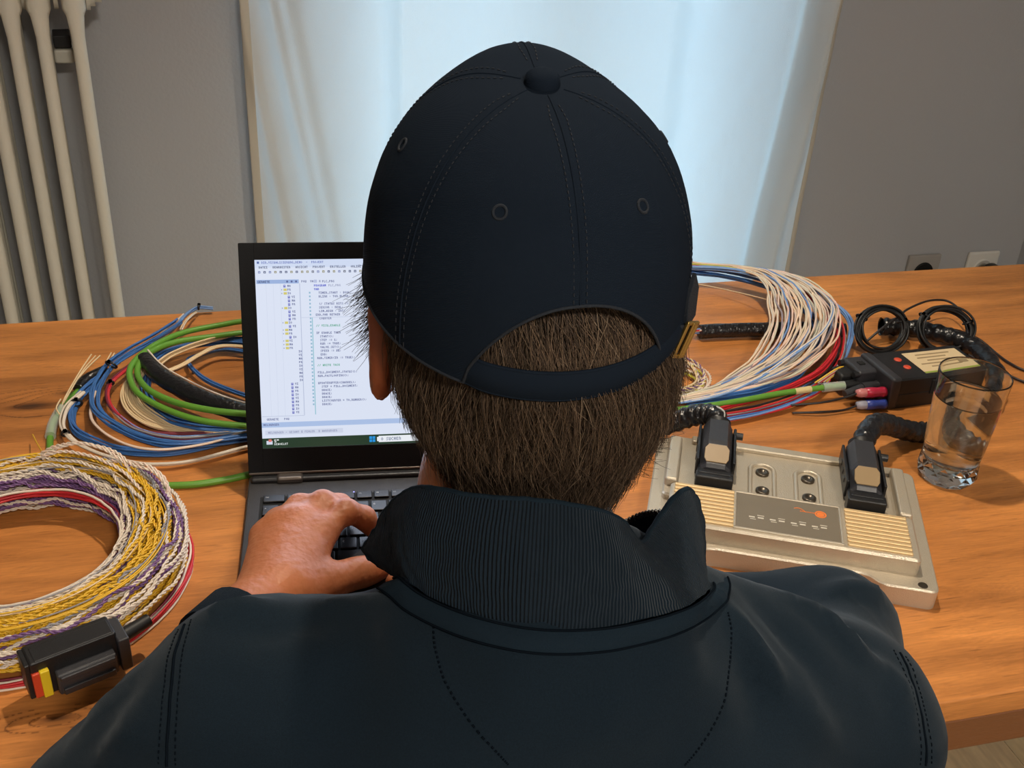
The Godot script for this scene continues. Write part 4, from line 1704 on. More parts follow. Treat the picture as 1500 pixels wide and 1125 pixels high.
func screen_picture() -> ImageTexture:
	var w := 1536
	var h := 885
	var im := Image.create(w, h, true, Image.FORMAT_RGB8)
	var ink := rgb(96, 104, 150)
	var grey := rgb(150, 158, 190)
	im.fill(rgb(226, 234, 252))
	im.fill_rect(Rect2i(0, 0, w, 36), rgb(214, 226, 250))
	im.fill_rect(Rect2i(10, 8, 10, 10), rgb(90, 110, 170))
	write_on(im, "DIN_VISUALISIERUNG_DEMO  -  PROJEKT", 30, 8, rgb(104, 120, 190), 2)
	var x := 18
	for word in ["DATEI", "BEARBEITEN", "ANSICHT", "PROJEKT", "ERSTELLEN", "ONLINE", "DEBUG", "TOOLS", "FENSTER", "HILFE"]:
		write_on(im, word, x, 30, rgb(80, 88, 120), 2)
		x += word.length() * 8 + 22
	var rng := RandomNumberGenerator.new()
	rng.seed = 12
	for i in 34:
		var c: Color = [rgb(70, 76, 110), rgb(120, 130, 180), rgb(150, 140, 90), rgb(90, 90, 100)][rng.randi() % 4]
		var q := 14 + i * 24
		im.fill_rect(Rect2i(q, 52, 10, 10), c)
		im.fill_rect(Rect2i(q + 3, 55, 4, 5), rgb(214, 226, 250))
	# project tree
	im.fill_rect(Rect2i(4, 92, 190, 18), rgb(160, 184, 228))
	write_on(im, "GERAETE", 10, 96, rgb(60, 70, 110), 2)
	for i in 3:
		im.fill_rect(Rect2i(138 + i * 20, 97, 8, 8), rgb(90, 100, 150))
	im.fill_rect(Rect2i(196, 110, 3, 622), rgb(186, 196, 222))
	im.fill_rect(Rect2i(4, 732, 192, 2), rgb(186, 196, 222))
	for i in 3:
		im.fill_rect(Rect2i(46 + i * 32, 112, 1, 620), rgb(205, 214, 236))
	for i in 36:
		var y := 116 + i * 17
		var folder := i in [1, 2, 6, 10, 12, 13, 15, 16, 17]
		var at_x := 110 + (14 if i < 2 or folder else 32)
		if i > 17 and i < 27:
			at_x = 164
		if folder:
			im.fill_rect(Rect2i(at_x, y, 15, 11), rgb(216, 206, 120))
			im.fill_rect(Rect2i(at_x - 10, y + 3, 4, 5), grey)
		elif i <= 17 or i > 26:
			im.fill_rect(Rect2i(at_x, y, 10, 12), rgb(120, 126, 200))
			im.fill_rect(Rect2i(at_x + 2, y + 3, 6, 2), rgb(226, 234, 252))
		write_on(im, ["MAIN", "PRG", "IO", "VIS"][i % 4].substr(0, 2), at_x + 18, y, ink, 2)
	# tabs and program text
	write_on(im, "POU  VAR  X", 206, 96, ink, 2)
	im.fill_rect(Rect2i(262, 94, 14, 14), rgb(190, 200, 230))
	write_on(im, "PLC_PRG", 300, 97, ink, 2)
	write_on(im, "PROGRAM", 262, 116, rgb(60, 70, 200), 2)
	write_on(im, "PLC_PRG", 328, 116, grey, 2)
	write_on(im, "VAR", 262, 133, rgb(60, 70, 200), 2)
	var code := ["  TIMER_START : BOOL;", "  BLINK : TON.BLINK;", "", "  (/ STATUS BITS /)", "  SENSOR : REAL;", "  LIM_HIGH : INT;", "END_VAR RETAIN", "  COUNTER", "", "// VISU_ENABLE", "", "IF ENABLE THEN", "  START();", "  STEP := 1;", "  RUN := TRUE;", "  VALVE.SET();", "  SPEED := 20;", "  END;", "RUN_TIMER(IN := TRUE);", "", "// WRITE TASK", "", "FILL_DOCUMENT_STATUS();", "RUN_FASTLOOPING();", "", "UPDATEBUFFER(CHANNEL);", "  STEP = FILL_DOCUMENT;", "  DBASE;", "  DBASE;", "  DBASE;", "  LISTCOUNTER = TO_NUMBER();", "  DBASE;"]
	for i in code.size():
		var c := ink
		if code[i].begins_with("//"):
			c = rgb(90, 170, 140)
		write_on(im, code[i], 266, 150 + i * 17, c, 2)
		im.fill_rect(Rect2i(238, 150 + i * 17, 7, 8), rgb(150, 190, 214))
	im.fill_rect(Rect2i(200, 268, 1336, 2), rgb(196, 206, 230))
	im.fill_rect(Rect2i(247, 270, 4, 460), rgb(150, 200, 214))
	# messages and status
	write_on(im, "GERAETE   POU", 24, 742, ink, 2)
	im.fill_rect(Rect2i(0, 762, w, 24), rgb(176, 198, 236))
	write_on(im, "MELDUNGEN", 8, 768, ink, 2)
	im.fill_rect(Rect2i(14, 800, 360, 22), rgb(212, 220, 240))
	write_on(im, "MELDUNGEN - GESAMT 0 FEHLER  0 WARNUNGEN", 28, 806, grey, 2)
	# task bar
	im.fill_rect(Rect2i(0, 838, w, 47), rgb(38, 62, 46))
	im.fill_rect(Rect2i(18, 850, 28, 18), rgb(214, 222, 240))
	im.fill_rect(Rect2i(28, 843, 14, 12), rgb(226, 120, 110))
	write_on(im, "5°", 54, 844, rgb(235, 240, 240), 3)
	write_on(im, "BEWOELKT", 54, 862, rgb(235, 240, 240), 2)
	for a in 2:
		for c in 2:
			im.fill_rect(Rect2i(496 + 15 * a, 846 + 15 * c, 13, 13), rgb(40, 150, 226))
	im.fill_rect(Rect2i(540, 845, 200, 31), rgb(240, 244, 250))
	im.fill_rect(Rect2i(532, 850, 8, 21), rgb(240, 244, 250))
	write_on(im, "O SUCHEN", 552, 853, rgb(120, 130, 160), 3)
	for i in 10:
		im.fill_rect(Rect2i(760 + i * 44, 848, 26, 26), [rgb(230, 180, 60), rgb(70, 130, 210), rgb(200, 210, 220), rgb(90, 180, 120)][i % 4])
	im.generate_mipmaps()
	return ImageTexture.create_from_image(im)


func build_laptop() -> void:
	var t := thing("laptop", "open dark laptop showing a code editor, left of the person's head", "laptop", Vector3(-0.012, TABLE_Y, -0.925), -0.096)
	var W := 0.360
	var D := 0.250
	var b := MB.new()
	b.prism(at(Vector3(W / 2, 0, D / 2)), round_rect(W, D, 0.006), 0.003, 0.0200, 0.0012)
	for x in [0.03, W - 0.03]:
		for z in [0.03, D - 0.03]:
			b.box(at(Vector3(x, 0.0017, z)), Vector3(0.03, 0.0034, 0.012), 0.001)
	put("base", b.mesh(), M.laptop_shell, t)
	# keyboard well and keys
	b = MB.new()
	b.box(at(Vector3(W / 2, 0.0201, 0.0975)), Vector3(W - 0.026, 0.0008, 0.114), 0.0003)
	put("key_bed", b.mesh(), M.dark_hole, t)
	var rows := [
		[0.0465, 0.0135, [1.35, 1, 1, 1, 1, 1, 1, 1, 1, 1, 1, 1, 1, 1, 1, 1, 1, 1, 1]],
		[0.0660, 0.0180, [1, 1, 1, 1, 1, 1, 1, 1, 1, 1, 1, 1, 1, 1.9, 1, 1, 1, 1]],
		[0.0850, 0.0180, [1.5, 1, 1, 1, 1, 1, 1, 1, 1, 1, 1, 1, 1, 1.4, 1, 1, 1, 1]],
		[0.1040, 0.0180, [1.75, 1, 1, 1, 1, 1, 1, 1, 1, 1, 1, 1, 2.15, 1, 1, 1, 1]],
		[0.1230, 0.0180, [2.25, 1, 1, 1, 1, 1, 1, 1, 1, 1, 1, 2.65, 1, 1, 1, 1]],
		[0.1420, 0.0180, [1, 1, 1, 1, 5.2, 1, 1, 1, 1, 1, 1, 1.3, 1, 1]]]
	var caps := [
		["Esc", "F1", "F2", "F3", "F4", "F5", "F6", "F7", "F8", "F9", "F10", "F11", "F12"],
		["^", "1", "2", "3", "4", "5", "6", "7", "8", "9", "0", "ß", "´"],
		["Tab", "Q", "W", "E", "R", "T", "Z", "U", "I", "O", "P", "Ü", "+"],
		["", "A", "S", "D", "F", "G", "H", "J", "K", "L", "Ö", "Ä"],
		["", "Y", "X", "C", "V", "B", "N", "M", ",", ".", "-"],
		["Fn", "Strg", "", "Alt"]]
	var font := SystemFont.new()
	font.font_names = PackedStringArray(["Droid Sans"])
	var legends := {}
	for r in rows.size():
		var total := 0.0
		for u in rows[r][2]:
			total += u
		var unit := (W - 0.030) / total
		var x := 0.0150
		for k in rows[r][2].size():
			var wd: float = rows[r][2][k] * unit
			var kb := MB.new()
			var sz := Vector3(wd - 0.0022, 0.0026, rows[r][1] - 0.0022)
			kb.box(at(Vector3.ZERO), sz, 0.0009)
			var key := put("key", kb.mesh(), M.key_black, t)
			key.position = Vector3(x + wd * 0.5, 0.0218, rows[r][0])
			var word: String = caps[r][k] if k < caps[r].size() else ""
			if word != "":
				if not legends.has(word):
					var tm := TextMesh.new()
					tm.font = font
					tm.text = word
					tm.font_size = 16
					tm.pixel_size = 0.00022 if word.length() == 1 else 0.00015
					tm.depth = 0.0002
					tm.horizontal_alignment = HORIZONTAL_ALIGNMENT_LEFT
					legends[word] = tm
				var lg := put("legend", legends[word], M.legend_white, key)
				lg.rotation.x = -PI / 2
				lg.position = Vector3(-sz.x * 0.5 + 0.0022, 0.00135, -sz.z * 0.12)
			x += wd
	# the blue lit dot of a function key
	var led := mat("key_led", rgb(180, 180, 255), 0.5)
	led.emission_enabled = true
	led.emission = Color(0.6, 0.6, 1.0)
	led.emission_energy_multiplier = 1.5
	b = MB.new()
	b.blob(at(Vector3(0.1045, 0.0232, 0.0425)), Vector3(0.0008, 0.0003, 0.0008), 6, 10)
	put("key_light", b.mesh(), led, t)
	b = MB.new()
	b.blob(at(Vector3(0.137, 0.0232, 0.1135)), Vector3(0.0038, 0.0022, 0.0038), 8, 14)
	put("pointing_stick", b.mesh(), M.red_plastic, t)
	for k in 3:
		put("pointer_button", box_mesh(Vector3(0.034 if k != 1 else 0.026, 0.0022, 0.0145), 0.0008, Vector3([0.105, 0.137, 0.169][k], 0.0211, 0.1655)), M.key_black, t)
	put("touchpad", box_mesh(Vector3(0.100, 0.0012, 0.058), 0.0005, Vector3(0.137, 0.0203, 0.206)), M.laptop_shell, t)
	# hinge bar with its two metal knuckles
	b = MB.new()
	b.box(at(Vector3(W / 2, 0.0215, 0.0115)), Vector3(W - 0.004, 0.007, 0.011), 0.003)
	put("hinge_bar", b.mesh(), M.black_plastic, t)
	for x in [0.041, W - 0.041]:
		b = MB.new()
		b.box(at(Vector3(x, 0.0225, 0.0125)), Vector3(0.027, 0.0085, 0.0125), 0.0035)
		put("hinge", b.mesh(), M.hinge_metal, t)
	# lid
	var lid := Node3D.new()
	lid.name = "lid"
	t.add_child(lid)
	lid.position = Vector3(0, 0.0245, 0.0090)
	lid.rotation.x = -deg_to_rad(19.5)
	var L := 0.234
	b = MB.new()
	b.box(at(Vector3(W / 2, L / 2, -0.0046)), Vector3(W, L, 0.0056), 0.0025)
	put("lid_shell", b.mesh(), M.lid_black, lid)
	b = MB.new()
	var x0 := 0.0150
	var x1 := 0.0150 + 0.331
	var y0 := 0.0280
	var y1 := L - 0.0165
	b.box(at(Vector3(x0 / 2, L / 2, -0.0012)), Vector3(x0, L, 0.0024), 0.0008)
	b.box(at(Vector3((x1 + W) / 2, L / 2, -0.0012)), Vector3(W - x1, L, 0.0024), 0.0008)
	b.box(at(Vector3((x0 + x1) / 2, y0 / 2, -0.0012)), Vector3(x1 - x0 + 0.001, y0, 0.0024), 0.0006)
	b.box(at(Vector3((x0 + x1) / 2, (y1 + L) / 2, -0.0012)), Vector3(x1 - x0 + 0.001, L - y1, 0.0024), 0.0006)
	put("bezel", b.mesh(), M.lid_black, lid)
	put("lid_trim", box_mesh(Vector3(W - 0.001, 0.0022, 0.0020), 0.0006, Vector3(W / 2, 0.0022, 0.0006)), M.hinge_metal, lid)
	var pic := screen_picture()
	var sm := mat("display", rgb(8, 8, 9), 0.3)
	sm.emission_enabled = true
	sm.emission_texture = pic
	sm.emission = Color(0, 0, 0)
	sm.emission_energy_multiplier = 0.92
	b = MB.new()
	b.face(Vector3(x0, y0, -0.0014), Vector3(x0, y1, -0.0014), Vector3(x1, y1, -0.0014), Vector3(x1, y0, -0.0014))
	b.uv = PackedVector2Array([Vector2(0, 1), Vector2(0, 0), Vector2(1, 0), Vector2(1, 1)])
	put("screen", b.mesh(), sm, lid)
	var a := AreaLight3D.new()
	a.name = "screen_light"
	a.area_size = Vector2(x1 - x0, y1 - y0)
	a.light_color = Color(0.84, 0.9, 1.0)
	a.light_energy = 0.06
	a.shadow_enabled = true
	a.position = Vector3((x0 + x1) / 2, (y0 + y1) / 2, 0.002)
	a.rotation.y = PI
	lid.add_child(a)


# ------------------------------------------------------------------ controller
func build_controller() -> void:
	var place := Transform3D(Basis.from_euler(Vector3(0, -0.445, 0)), Vector3(0.514, TABLE_Y, -0.766))
	var t := thing("controller", "flat cast aluminium control unit with ribbed top, lying to the right of the person", "control unit", place.origin, -0.445)
	# flange with ears at the front corners
	var o := PackedVector2Array()
	for q in round_rect(0.275, 0.201, 0.008):
		o.append(q + Vector2(-0.0035, -0.0075))
	var o2 := PackedVector2Array()
	# replace the straight front with a shallow step back between the ears
	for q in o:
		o2.append(q)
	var front := PackedVector2Array([Vector2(-0.093, 0.093), Vector2(-0.087, 0.090), Vector2(-0.079, 0.083), Vector2(-0.070, 0.081), Vector2(0.063, 0.081), Vector2(0.072, 0.083), Vector2(0.080, 0.090), Vector2(0.087, 0.093)])
	var poly := PackedVector2Array()
	var seen := false
	for i in o2.size():
		poly.append(o2[i])
		var nx := o2[(i + 1) % o2.size()]
		if not seen and absf(o2[i].y - 0.093) < 0.0006 and absf(nx.y - 0.093) < 0.0006 and absf(nx.x - o2[i].x) > 0.1:
			seen = true
			if nx.x < o2[i].x:
				front.reverse()
			poly.append_array(front)
	var b := MB.new()
	b.prism(Transform3D.IDENTITY, poly, 0.0, 0.021, 0.0015)
	# raised rear deck and tall front block
	var deck := PackedVector2Array()
	for q in round_rect(0.250, 0.115, 0.006):
		deck.append(q + Vector2(-0.004, -0.045))
	b.prism(Transform3D.IDENTITY, deck, 0.0205, 0.0285, 0.002)
	var block := PackedVector2Array()
	for q in round_rect(0.238, 0.069, 0.005):
		block.append(q + Vector2(-0.002, 0.0375))
	b.prism(Transform3D.IDENTITY, block, 0.0205, 0.0385, 0.0022)
	put("housing", b.mesh(), M.aluminium, t)
	# side rails
	for x in [-0.121, 0.1115]:
		put("side_rail", box_mesh(Vector3(0.0135, 0.012, 0.086), 0.003, Vector3(x, 0.032, -0.045)), M.aluminium, t)
	put("rear_ledge", box_mesh(Vector3(0.20, 0.006, 0.012), 0.002, Vector3(-0.004, 0.0305, -0.094)), M.aluminium, t)
	# cooling ribs
	for s in 2:
		for k in 10:
			var x := -0.087 if s == 0 else 0.0795
			put("rib", box_mesh(Vector3(0.060, 0.0030, 0.0046), 0.0013, Vector3(x, 0.0392, 0.0085 + 0.0062 * k)), M.glow_tinted_alloy, t)
	# identification plate in a thin raised frame
	b = MB.new()
	for z in [0.0055, 0.0660]:
		b.box(at(Vector3(-0.0055, 0.0388, z)), Vector3(0.104, 0.0022, 0.0028), 0.0008)
	for x in [-0.0565, 0.0455]:
		b.box(at(Vector3(x, 0.0388, 0.0357)), Vector3(0.0028, 0.0022, 0.063), 0.0008)
	put("plate_frame", b.mesh(), M.aluminium, t)
	var plate := put("label_plate", box_mesh(Vector3(0.0985, 0.0010, 0.0585), 0.0003, Vector3(-0.0055, 0.0388, 0.0357)), M.label_plate, t, "dark printed plate with an orange mark and a row of pale dashes")
	b = MB.new()
	b.lathe(at(Vector3(0.0265, 0.0393, 0.0235)), PackedVector2Array([Vector2(0.0057, 0.0), Vector2(0.0057, 0.0003), Vector2(0.0042, 0.0003), Vector2(0.0042, 0.0)]), 28)
	b.lathe(at(Vector3(0.0265, 0.0393, 0.0235)), PackedVector2Array([Vector2(0.0036, 0.0), Vector2(0.0036, 0.0003), Vector2(0.0001, 0.0003)]), 20)
	# a wavy line of small lettering ending at the round mark
	var wave := PackedVector3Array()
	for i in 14:
		wave.append(Vector3(0.0010 + i * 0.0008, 0.0394, 0.0195 - 0.0026 * sin(i / 13.0 * PI) + 0.0030 * i / 13.0))
	b.tube(wave, 0.00045, 5)
	for i in 9:
		b.box(at(Vector3(0.0072 + i * 0.0016, 0.0394, 0.0228)), Vector3(0.0010, 0.0003, 0.0014))
	put("mark", b.mesh(), M.orange_print, plate)
	b = MB.new()
	for i in 8:
		var x := -0.040 + 0.0100 * i - (0.0015 if i % 2 == 1 else 0.0)
		b.box(at(Vector3(x, 0.0394, 0.0452)), Vector3(0.0056, 0.0003, 0.0018))
		if i % 2 == 1:
			b.box(at(Vector3(x, 0.0394, 0.0415)), Vector3(0.0066, 0.0003, 0.0009))
		else:
			b.box(at(Vector3(x + 0.001, 0.0394, 0.0485)), Vector3(0.0056, 0.0003, 0.0007))
	put("lettering", b.mesh(), M.pale_print, plate)
	# two sunk slots, each with a raised lip and two bolts
	for c in [-0.0280, 0.0190]:
		var ring := PackedVector3Array()
		for i in 40:
			var a := TAU * i / 40
			var z := 0.0225 if sin(a) > 0 else -0.0225
			ring.append(Vector3(c + cos(a) * 0.0125, 0.0287, -0.0335 + z + sin(a) * 0.0115))
		b = MB.new()
		b.tube(ring, 0.0026, 8, -1.0, false, true)
		put("slot_lip", b.mesh(), M.aluminium, t)
		for z in [-0.051, -0.017]:
			b = MB.new()
			b.lathe(at(Vector3(c, 0.0285, z)), PackedVector2Array([Vector2(0.0070, 0.0), Vector2(0.0070, 0.0022), Vector2(0.0058, 0.0030), Vector2(0.0030, 0.0030), Vector2(0.0028, 0.0016), Vector2(0.0001, 0.0016)]), 24)
			put("bolt", b.mesh(), M.bolt, t)
	for q in [Vector2(0.1195, 0.0855), Vector2(-0.1275, 0.0855)]:
		b = MB.new()
		b.lathe(at(Vector3(q.x, 0.0209, q.y)), PackedVector2Array([Vector2(0.0046, 0.0), Vector2(0.0044, 0.0005), Vector2(0.0034, 0.0004), Vector2(0.0001, 0.0004)]), 20)
		put("screw_hole", b.mesh(), M.bolt, t)
	# the two plugs sit in the unit's sockets and carry their own leads
	var sleeves := [PackedVector3Array([Vector3(0.3528, 0.8776, -0.7659), Vector3(0.3796, 0.8781, -0.7825), Vector3(0.3997, 0.8794, -0.7895), Vector3(0.4122, 0.8876, -0.7789), Vector3(0.4164, 0.8854, -0.7669)]), PackedVector3Array([Vector3(0.6238, 0.802, -0.8204), Vector3(0.6291, 0.808, -0.8305), Vector3(0.6553, 0.802, -0.8569), Vector3(0.6929, 0.786, -0.8812), Vector3(0.7357, 0.766, -0.8915), Vector3(0.7692, 0.762, -0.8924), Vector3(0.8142, 0.7645, -0.9025), Vector3(0.8826, 0.7645, -0.9451), Vector3(0.9339, 0.7645, -1.008), Vector3(0.9487, 0.7645, -1.077), Vector3(0.9254, 0.7645, -1.122), Vector3(0.886, 0.7645, -1.145), Vector3(0.8537, 0.7645, -1.153)])]
	for k in 2:
		var g := thing("connector_plug", ["black boxy plug on the left of the aluminium unit, half behind the hair", "black boxy plug on the aluminium unit, its wrapped lead passing behind the glass"][k], "plug", Vector3.ZERO, 0.0, "")
		var lp := place * at(Vector3([-0.0785, 0.0725][k], 0.0285, 0.0))
		b = MB.new()
		b.box(lp * at(Vector3(0, 0.008, -0.058)), Vector3(0.036, 0.016, 0.088), 0.003)
		put("socket_frame", b.mesh(), M.black_plastic, g)
		b = MB.new()
		b.box(lp * at(Vector3(0, 0.009, -0.0085)), Vector3(0.038, 0.018, 0.014), 0.002)
		b.box(lp * at(Vector3(0, 0.0175, -0.0095)), Vector3(0.032, 0.003, 0.003), 0.0008)
		put("latch", b.mesh(), M.black_plastic, g)
		# hood: long bevelled cover sloping down at the nose
		b = MB.new()
		var p := PackedVector3Array()
		var sect := [[-0.096, 0.030, 0.010], [-0.092, 0.034, 0.010], [-0.050, 0.0335, 0.010], [-0.044, 0.0325, 0.010], [-0.022, 0.0215, 0.010], [-0.0195, 0.018, 0.010]]
		var half := 0.0155
		for s in sect:
			for q in [[-1.0, 0.0], [-1.0, 0.55], [-0.62, 1.0], [0.62, 1.0], [1.0, 0.55], [1.0, 0.0]]:
				p.append(lp * Vector3(q[0] * half, s[2] + q[1] * (s[1] - s[2]), s[0]))
		for i in sect.size() - 1:
			for j in 5:
				b.face(p[i * 6 + j], p[i * 6 + j + 1], p[(i + 1) * 6 + j + 1], p[(i + 1) * 6 + j])
		b.face(p[30], p[31], p[34], p[35])
		b.face(p[31], p[32], p[33], p[34])
		b.face(p[5], p[4], p[1], p[0])
		b.face(p[4], p[3], p[2], p[1])
		put("hood", b.mesh(), M.grey_black_plastic, g)
		# pale flat on the sloping nose
		b = MB.new()
		b.prism(lp * at(Vector3(0, 0.0273, -0.0330), Vector3(0.464, 0, 0)), PackedVector2Array([Vector2(-0.0125, -0.006), Vector2(-0.009, -0.011), Vector2(0.009, -0.011), Vector2(0.0125, -0.006), Vector2(0.0125, 0.006), Vector2(0.010, 0.0105), Vector2(-0.010, 0.0105), Vector2(-0.0125, 0.006)]), -0.001, 0.0008, 0.0004)
		put("nose_pad", b.mesh(), mat("nose_pad", rgb(150, 126, 92), 0.4), g, "tan bevelled pad on the front of the plug")
		b = MB.new()
		for x in [-0.0185, 0.0185]:
			b.box(lp * at(Vector3(x, 0.014, -0.060)), Vector3(0.0030, 0.020, 0.070), 0.001)
			for i in 3:
				b.box(lp * at(Vector3(x * 1.06, 0.016, -0.040 - 0.016 * i)), Vector3(0.0026, 0.006, 0.006), 0.001)
		b.tube(PackedVector3Array([lp * Vector3(0.017, 0.020, -0.086), lp * Vector3(0.027, 0.020, -0.086)]), 0.004, 12)
		put("clip_arm", b.mesh(), M.black_plastic, g)
		b = MB.new()
		b.tube(PackedVector3Array([lp * Vector3(0, 0.020, -0.093), lp * Vector3(0, 0.024, -0.102)]), 0.0135, 20)
		put("gland", b.mesh(), M.black_rubber, g)
		# lead wrapped in tape, with wrinkles
		var path := PackedVector3Array([lp * Vector3(0, 0.021, -0.098)])
		if k == 0:
			path.append(lp * Vector3(-0.006, 0.027, -0.110))
			path.append(lp * Vector3(-0.025, 0.020, -0.118))
			path.append(lp * Vector3(-0.055, 0.004, -0.118))
			path.append(lp * Vector3(-0.11, -0.014, -0.105))
			path.append(lp * Vector3(-0.16, -0.016, -0.085))
		else:
			var src: PackedVector3Array = sleeves[1]
			for i in range(2, src.size()):
				path.append(src[i])
		path = smooth(path, 14)
		b = MB.new()
		var sides := 18
		var gp := PackedVector3Array()
		var nn := Vector3.UP
		for i in path.size():
			var tg := (path[mini(i + 1, path.size() - 1)] - path[maxi(i - 1, 0)]).normalized()
			nn = (nn - tg * nn.dot(tg)).normalized()
			var bb := tg.cross(nn)
			for j in sides + 1:
				var a := TAU * (j % sides) / sides
				var r := 0.0118 + 0.0010 * sin(i * 1.35 + 0.8 * sin(a * 2.0)) + 0.0012 * noise_a.get_noise_2d(i * 0.30, cos(a) * 1.5 + 4.0 * k)
				gp.append(path[i] + (nn * cos(a) + bb * sin(a)) * r)
		b.grid(gp, path.size(), sides + 1, true, false, true)
		put("wrapped_lead", b.mesh(), M.tape, g)
		if k == 0:
			# pale wires and a shiny tie looping out where the tape starts
			b = MB.new()
			b.col = lin(190, 190, 186)
			for i in 3:
				b.tube(smooth(PackedVector3Array([lp * Vector3(0.004 - 0.003 * i, 0.026, -0.099), lp * Vector3(0.004 - 0.003 * i, 0.036 - 0.002 * i, -0.106), lp * Vector3(-0.006 - 0.003 * i, 0.038 - 0.002 * i, -0.112), lp * Vector3(-0.016, 0.034 - 0.003 * i, -0.112)]), 8), 0.0012, 8)
			put("loose_wire", b.mesh(), M.wire, g)


# ------------------------------------------------------------------ interface box
func build_interface_box() -> void:
	var t := thing("interface_box", "small black electronics box with a pale sticker and red lamps, behind the glass", "electronics box", Vector3(0.822, TABLE_Y, -1.004), 0.05)
	var b := MB.new()
	b.prism(Transform3D.IDENTITY, round_rect(0.136, 0.070, 0.006), 0.0, 0.0195, 0.0008)
	b.prism(Transform3D.IDENTITY, round_rect(0.136, 0.070, 0.006), 0.0203, 0.041, 0.0022)
	b.prism(Transform3D.IDENTITY, round_rect(0.134, 0.068, 0.006), 0.018, 0.022, 0.0)
	put("case", b.mesh(), M.black_plastic, t)
	put("end_panel", box_mesh(Vector3(0.014, 0.043, 0.074), 0.004, Vector3(-0.066, 0.0215, 0.0)), M.grey_black_plastic, t)
	var lb := put("sticker", box_mesh(Vector3(0.080, 0.0005, 0.052), 0.0002, Vector3(0.020, 0.0412, 0.001)), M.beige_label, t)
	b = MB.new()
	for i in 5:
		b.box(at(Vector3(0.020 - 0.006 * (i % 2), 0.0416, -0.017 + 0.0075 * i)), Vector3(0.05 - 0.008 * (i % 3), 0.0003, 0.0022))
	b.box(at(Vector3(0.045, 0.0416, 0.006)), Vector3(0.014, 0.0003, 0.014))
	put("small_print", b.mesh(), mat("sticker_ink", rgb(150, 128, 96), 0.7), lb)
	put("sticker_stripe", box_mesh(Vector3(0.080, 0.0003, 0.003), 0.0, Vector3(0.020, 0.0416, 0.0255)), mat("stripe_green", rgb(140, 160, 60), 0.6), lb)
	for k in 2:
		b = MB.new()
		b.lathe(at(Vector3(-0.034, 0.0405, -0.012 + 0.020 * k)), PackedVector2Array([Vector2(0.0048, 0.0), Vector2(0.0048, 0.0012), Vector2(0.0030, 0.0022), Vector2(0.0001, 0.0024)]), 20)
		put("pilot_lamp", b.mesh(), M.red_plastic, t)
	put("recess", box_mesh(Vector3(0.030, 0.020, 0.004), 0.001, Vector3(0.0, 0.026, 0.0345)), M.dark_hole, t)
	b = MB.new()
	b.tube(PackedVector3Array([Vector3(-0.004, 0.013, 0.033), Vector3(-0.004, 0.013, 0.0362)]), 0.0035, 14)
	put("screw", b.mesh(), M.bolt, t)
	# multi-way plug in the near end
	var g := thing("data_plug", "black multi-way plug pushed into the electronics box beside the blue wires", "plug", Vector3(0.743, TABLE_Y, -1.004), 0.05)
	put("plug_shell", box_mesh(Vector3(0.030, 0.020, 0.040), 0.004, Vector3(-0.004, 0.028, -0.014)), M.grey_black_plastic, g)
	put("plug_boot", box_mesh(Vector3(0.024, 0.014, 0.026), 0.005, Vector3(-0.026, 0.024, -0.016)), M.black_rubber, g)
	b = MB.new()
	for z in [-0.030, 0.002]:
		b = MB.new()
		b.tube(PackedVector3Array([Vector3(-0.024, 0.032, z), Vector3(0.010, 0.032, z)]), 0.004, 12)
		put("thumb_screw", b.mesh(), M.black_plastic, g)
	put("key_notch", box_mesh(Vector3(0.008, 0.002, 0.008), 0.0005, Vector3(-0.004, 0.0385, -0.014)), M.dark_hole, g)
	g = thing("barrel_plug", "black barrel plug with a short grey boot below the multi-way plug", "plug", Vector3(0.735, TABLE_Y, -0.990), 0.1)
	b = MB.new()
	b.tube(PackedVector3Array([Vector3(0.020, 0.019, 0.0), Vector3(-0.008, 0.019, 0.0)]), 0.0072, 16)
	b.tube(PackedVector3Array([Vector3(-0.008, 0.019, 0.0), Vector3(-0.034, 0.016, 0.002)]), 0.0062, 16, 0.0045)
	put("plug_body", b.mesh(), M.grey_black_plastic, g)
	# red and blue banana plugs with clear insulating sleeves
	for k in 2:
		g = thing("banana_plug", ["red banana plug with a clear sleeve beside the electronics box", "blue banana plug under the red one beside the electronics box"][k], "plug", Vector3(0.7525, TABLE_Y + [0.022, 0.0085][k], -0.972 + 0.006 * k), -0.06, "")
		b = MB.new()
		b.lathe(at(Vector3(-0.004, 0, 0), Vector3(0, 0, PI / 2)), PackedVector2Array([Vector2(0.0001, 0.0), Vector2(0.0062, 0.0), Vector2(0.0066, 0.004), Vector2(0.0058, 0.010), Vector2(0.0064, 0.016), Vector2(0.0062, 0.026), Vector2(0.0001, 0.027)]), 22)
		put("grip", b.mesh(), mat("grip_%d" % k, [rgb(190, 40, 70), rgb(50, 70, 160)][k], 0.3), g)
		b = MB.new()
		b.lathe(at(Vector3(-0.030, 0, 0), Vector3(0, 0, PI / 2)), PackedVector2Array([Vector2(0.0055, 0.0), Vector2(0.0058, 0.006), Vector2(0.0042, 0.012), Vector2(0.0001, 0.0125)]), 22)
		put("clear_boot", b.mesh(), mat("boot_%d" % k, [rgb(196, 120, 120), rgb(150, 150, 165)][k], 0.2), g)
		b = MB.new()
		b.col = lin(30, 28, 28)
		b.tube(smooth(PackedVector3Array([Vector3(-0.040, 0, 0), Vector3(-0.060, -0.004, 0.003), Vector3(-0.090, -0.007 + 0.004 * k - TABLE_Y * 0.0, 0.006), Vector3(-0.125, -0.012 if k == 0 else -0.006, 0.0)]), 8), 0.0014, 7)
		put("lead", b.mesh(), M.wire, g)


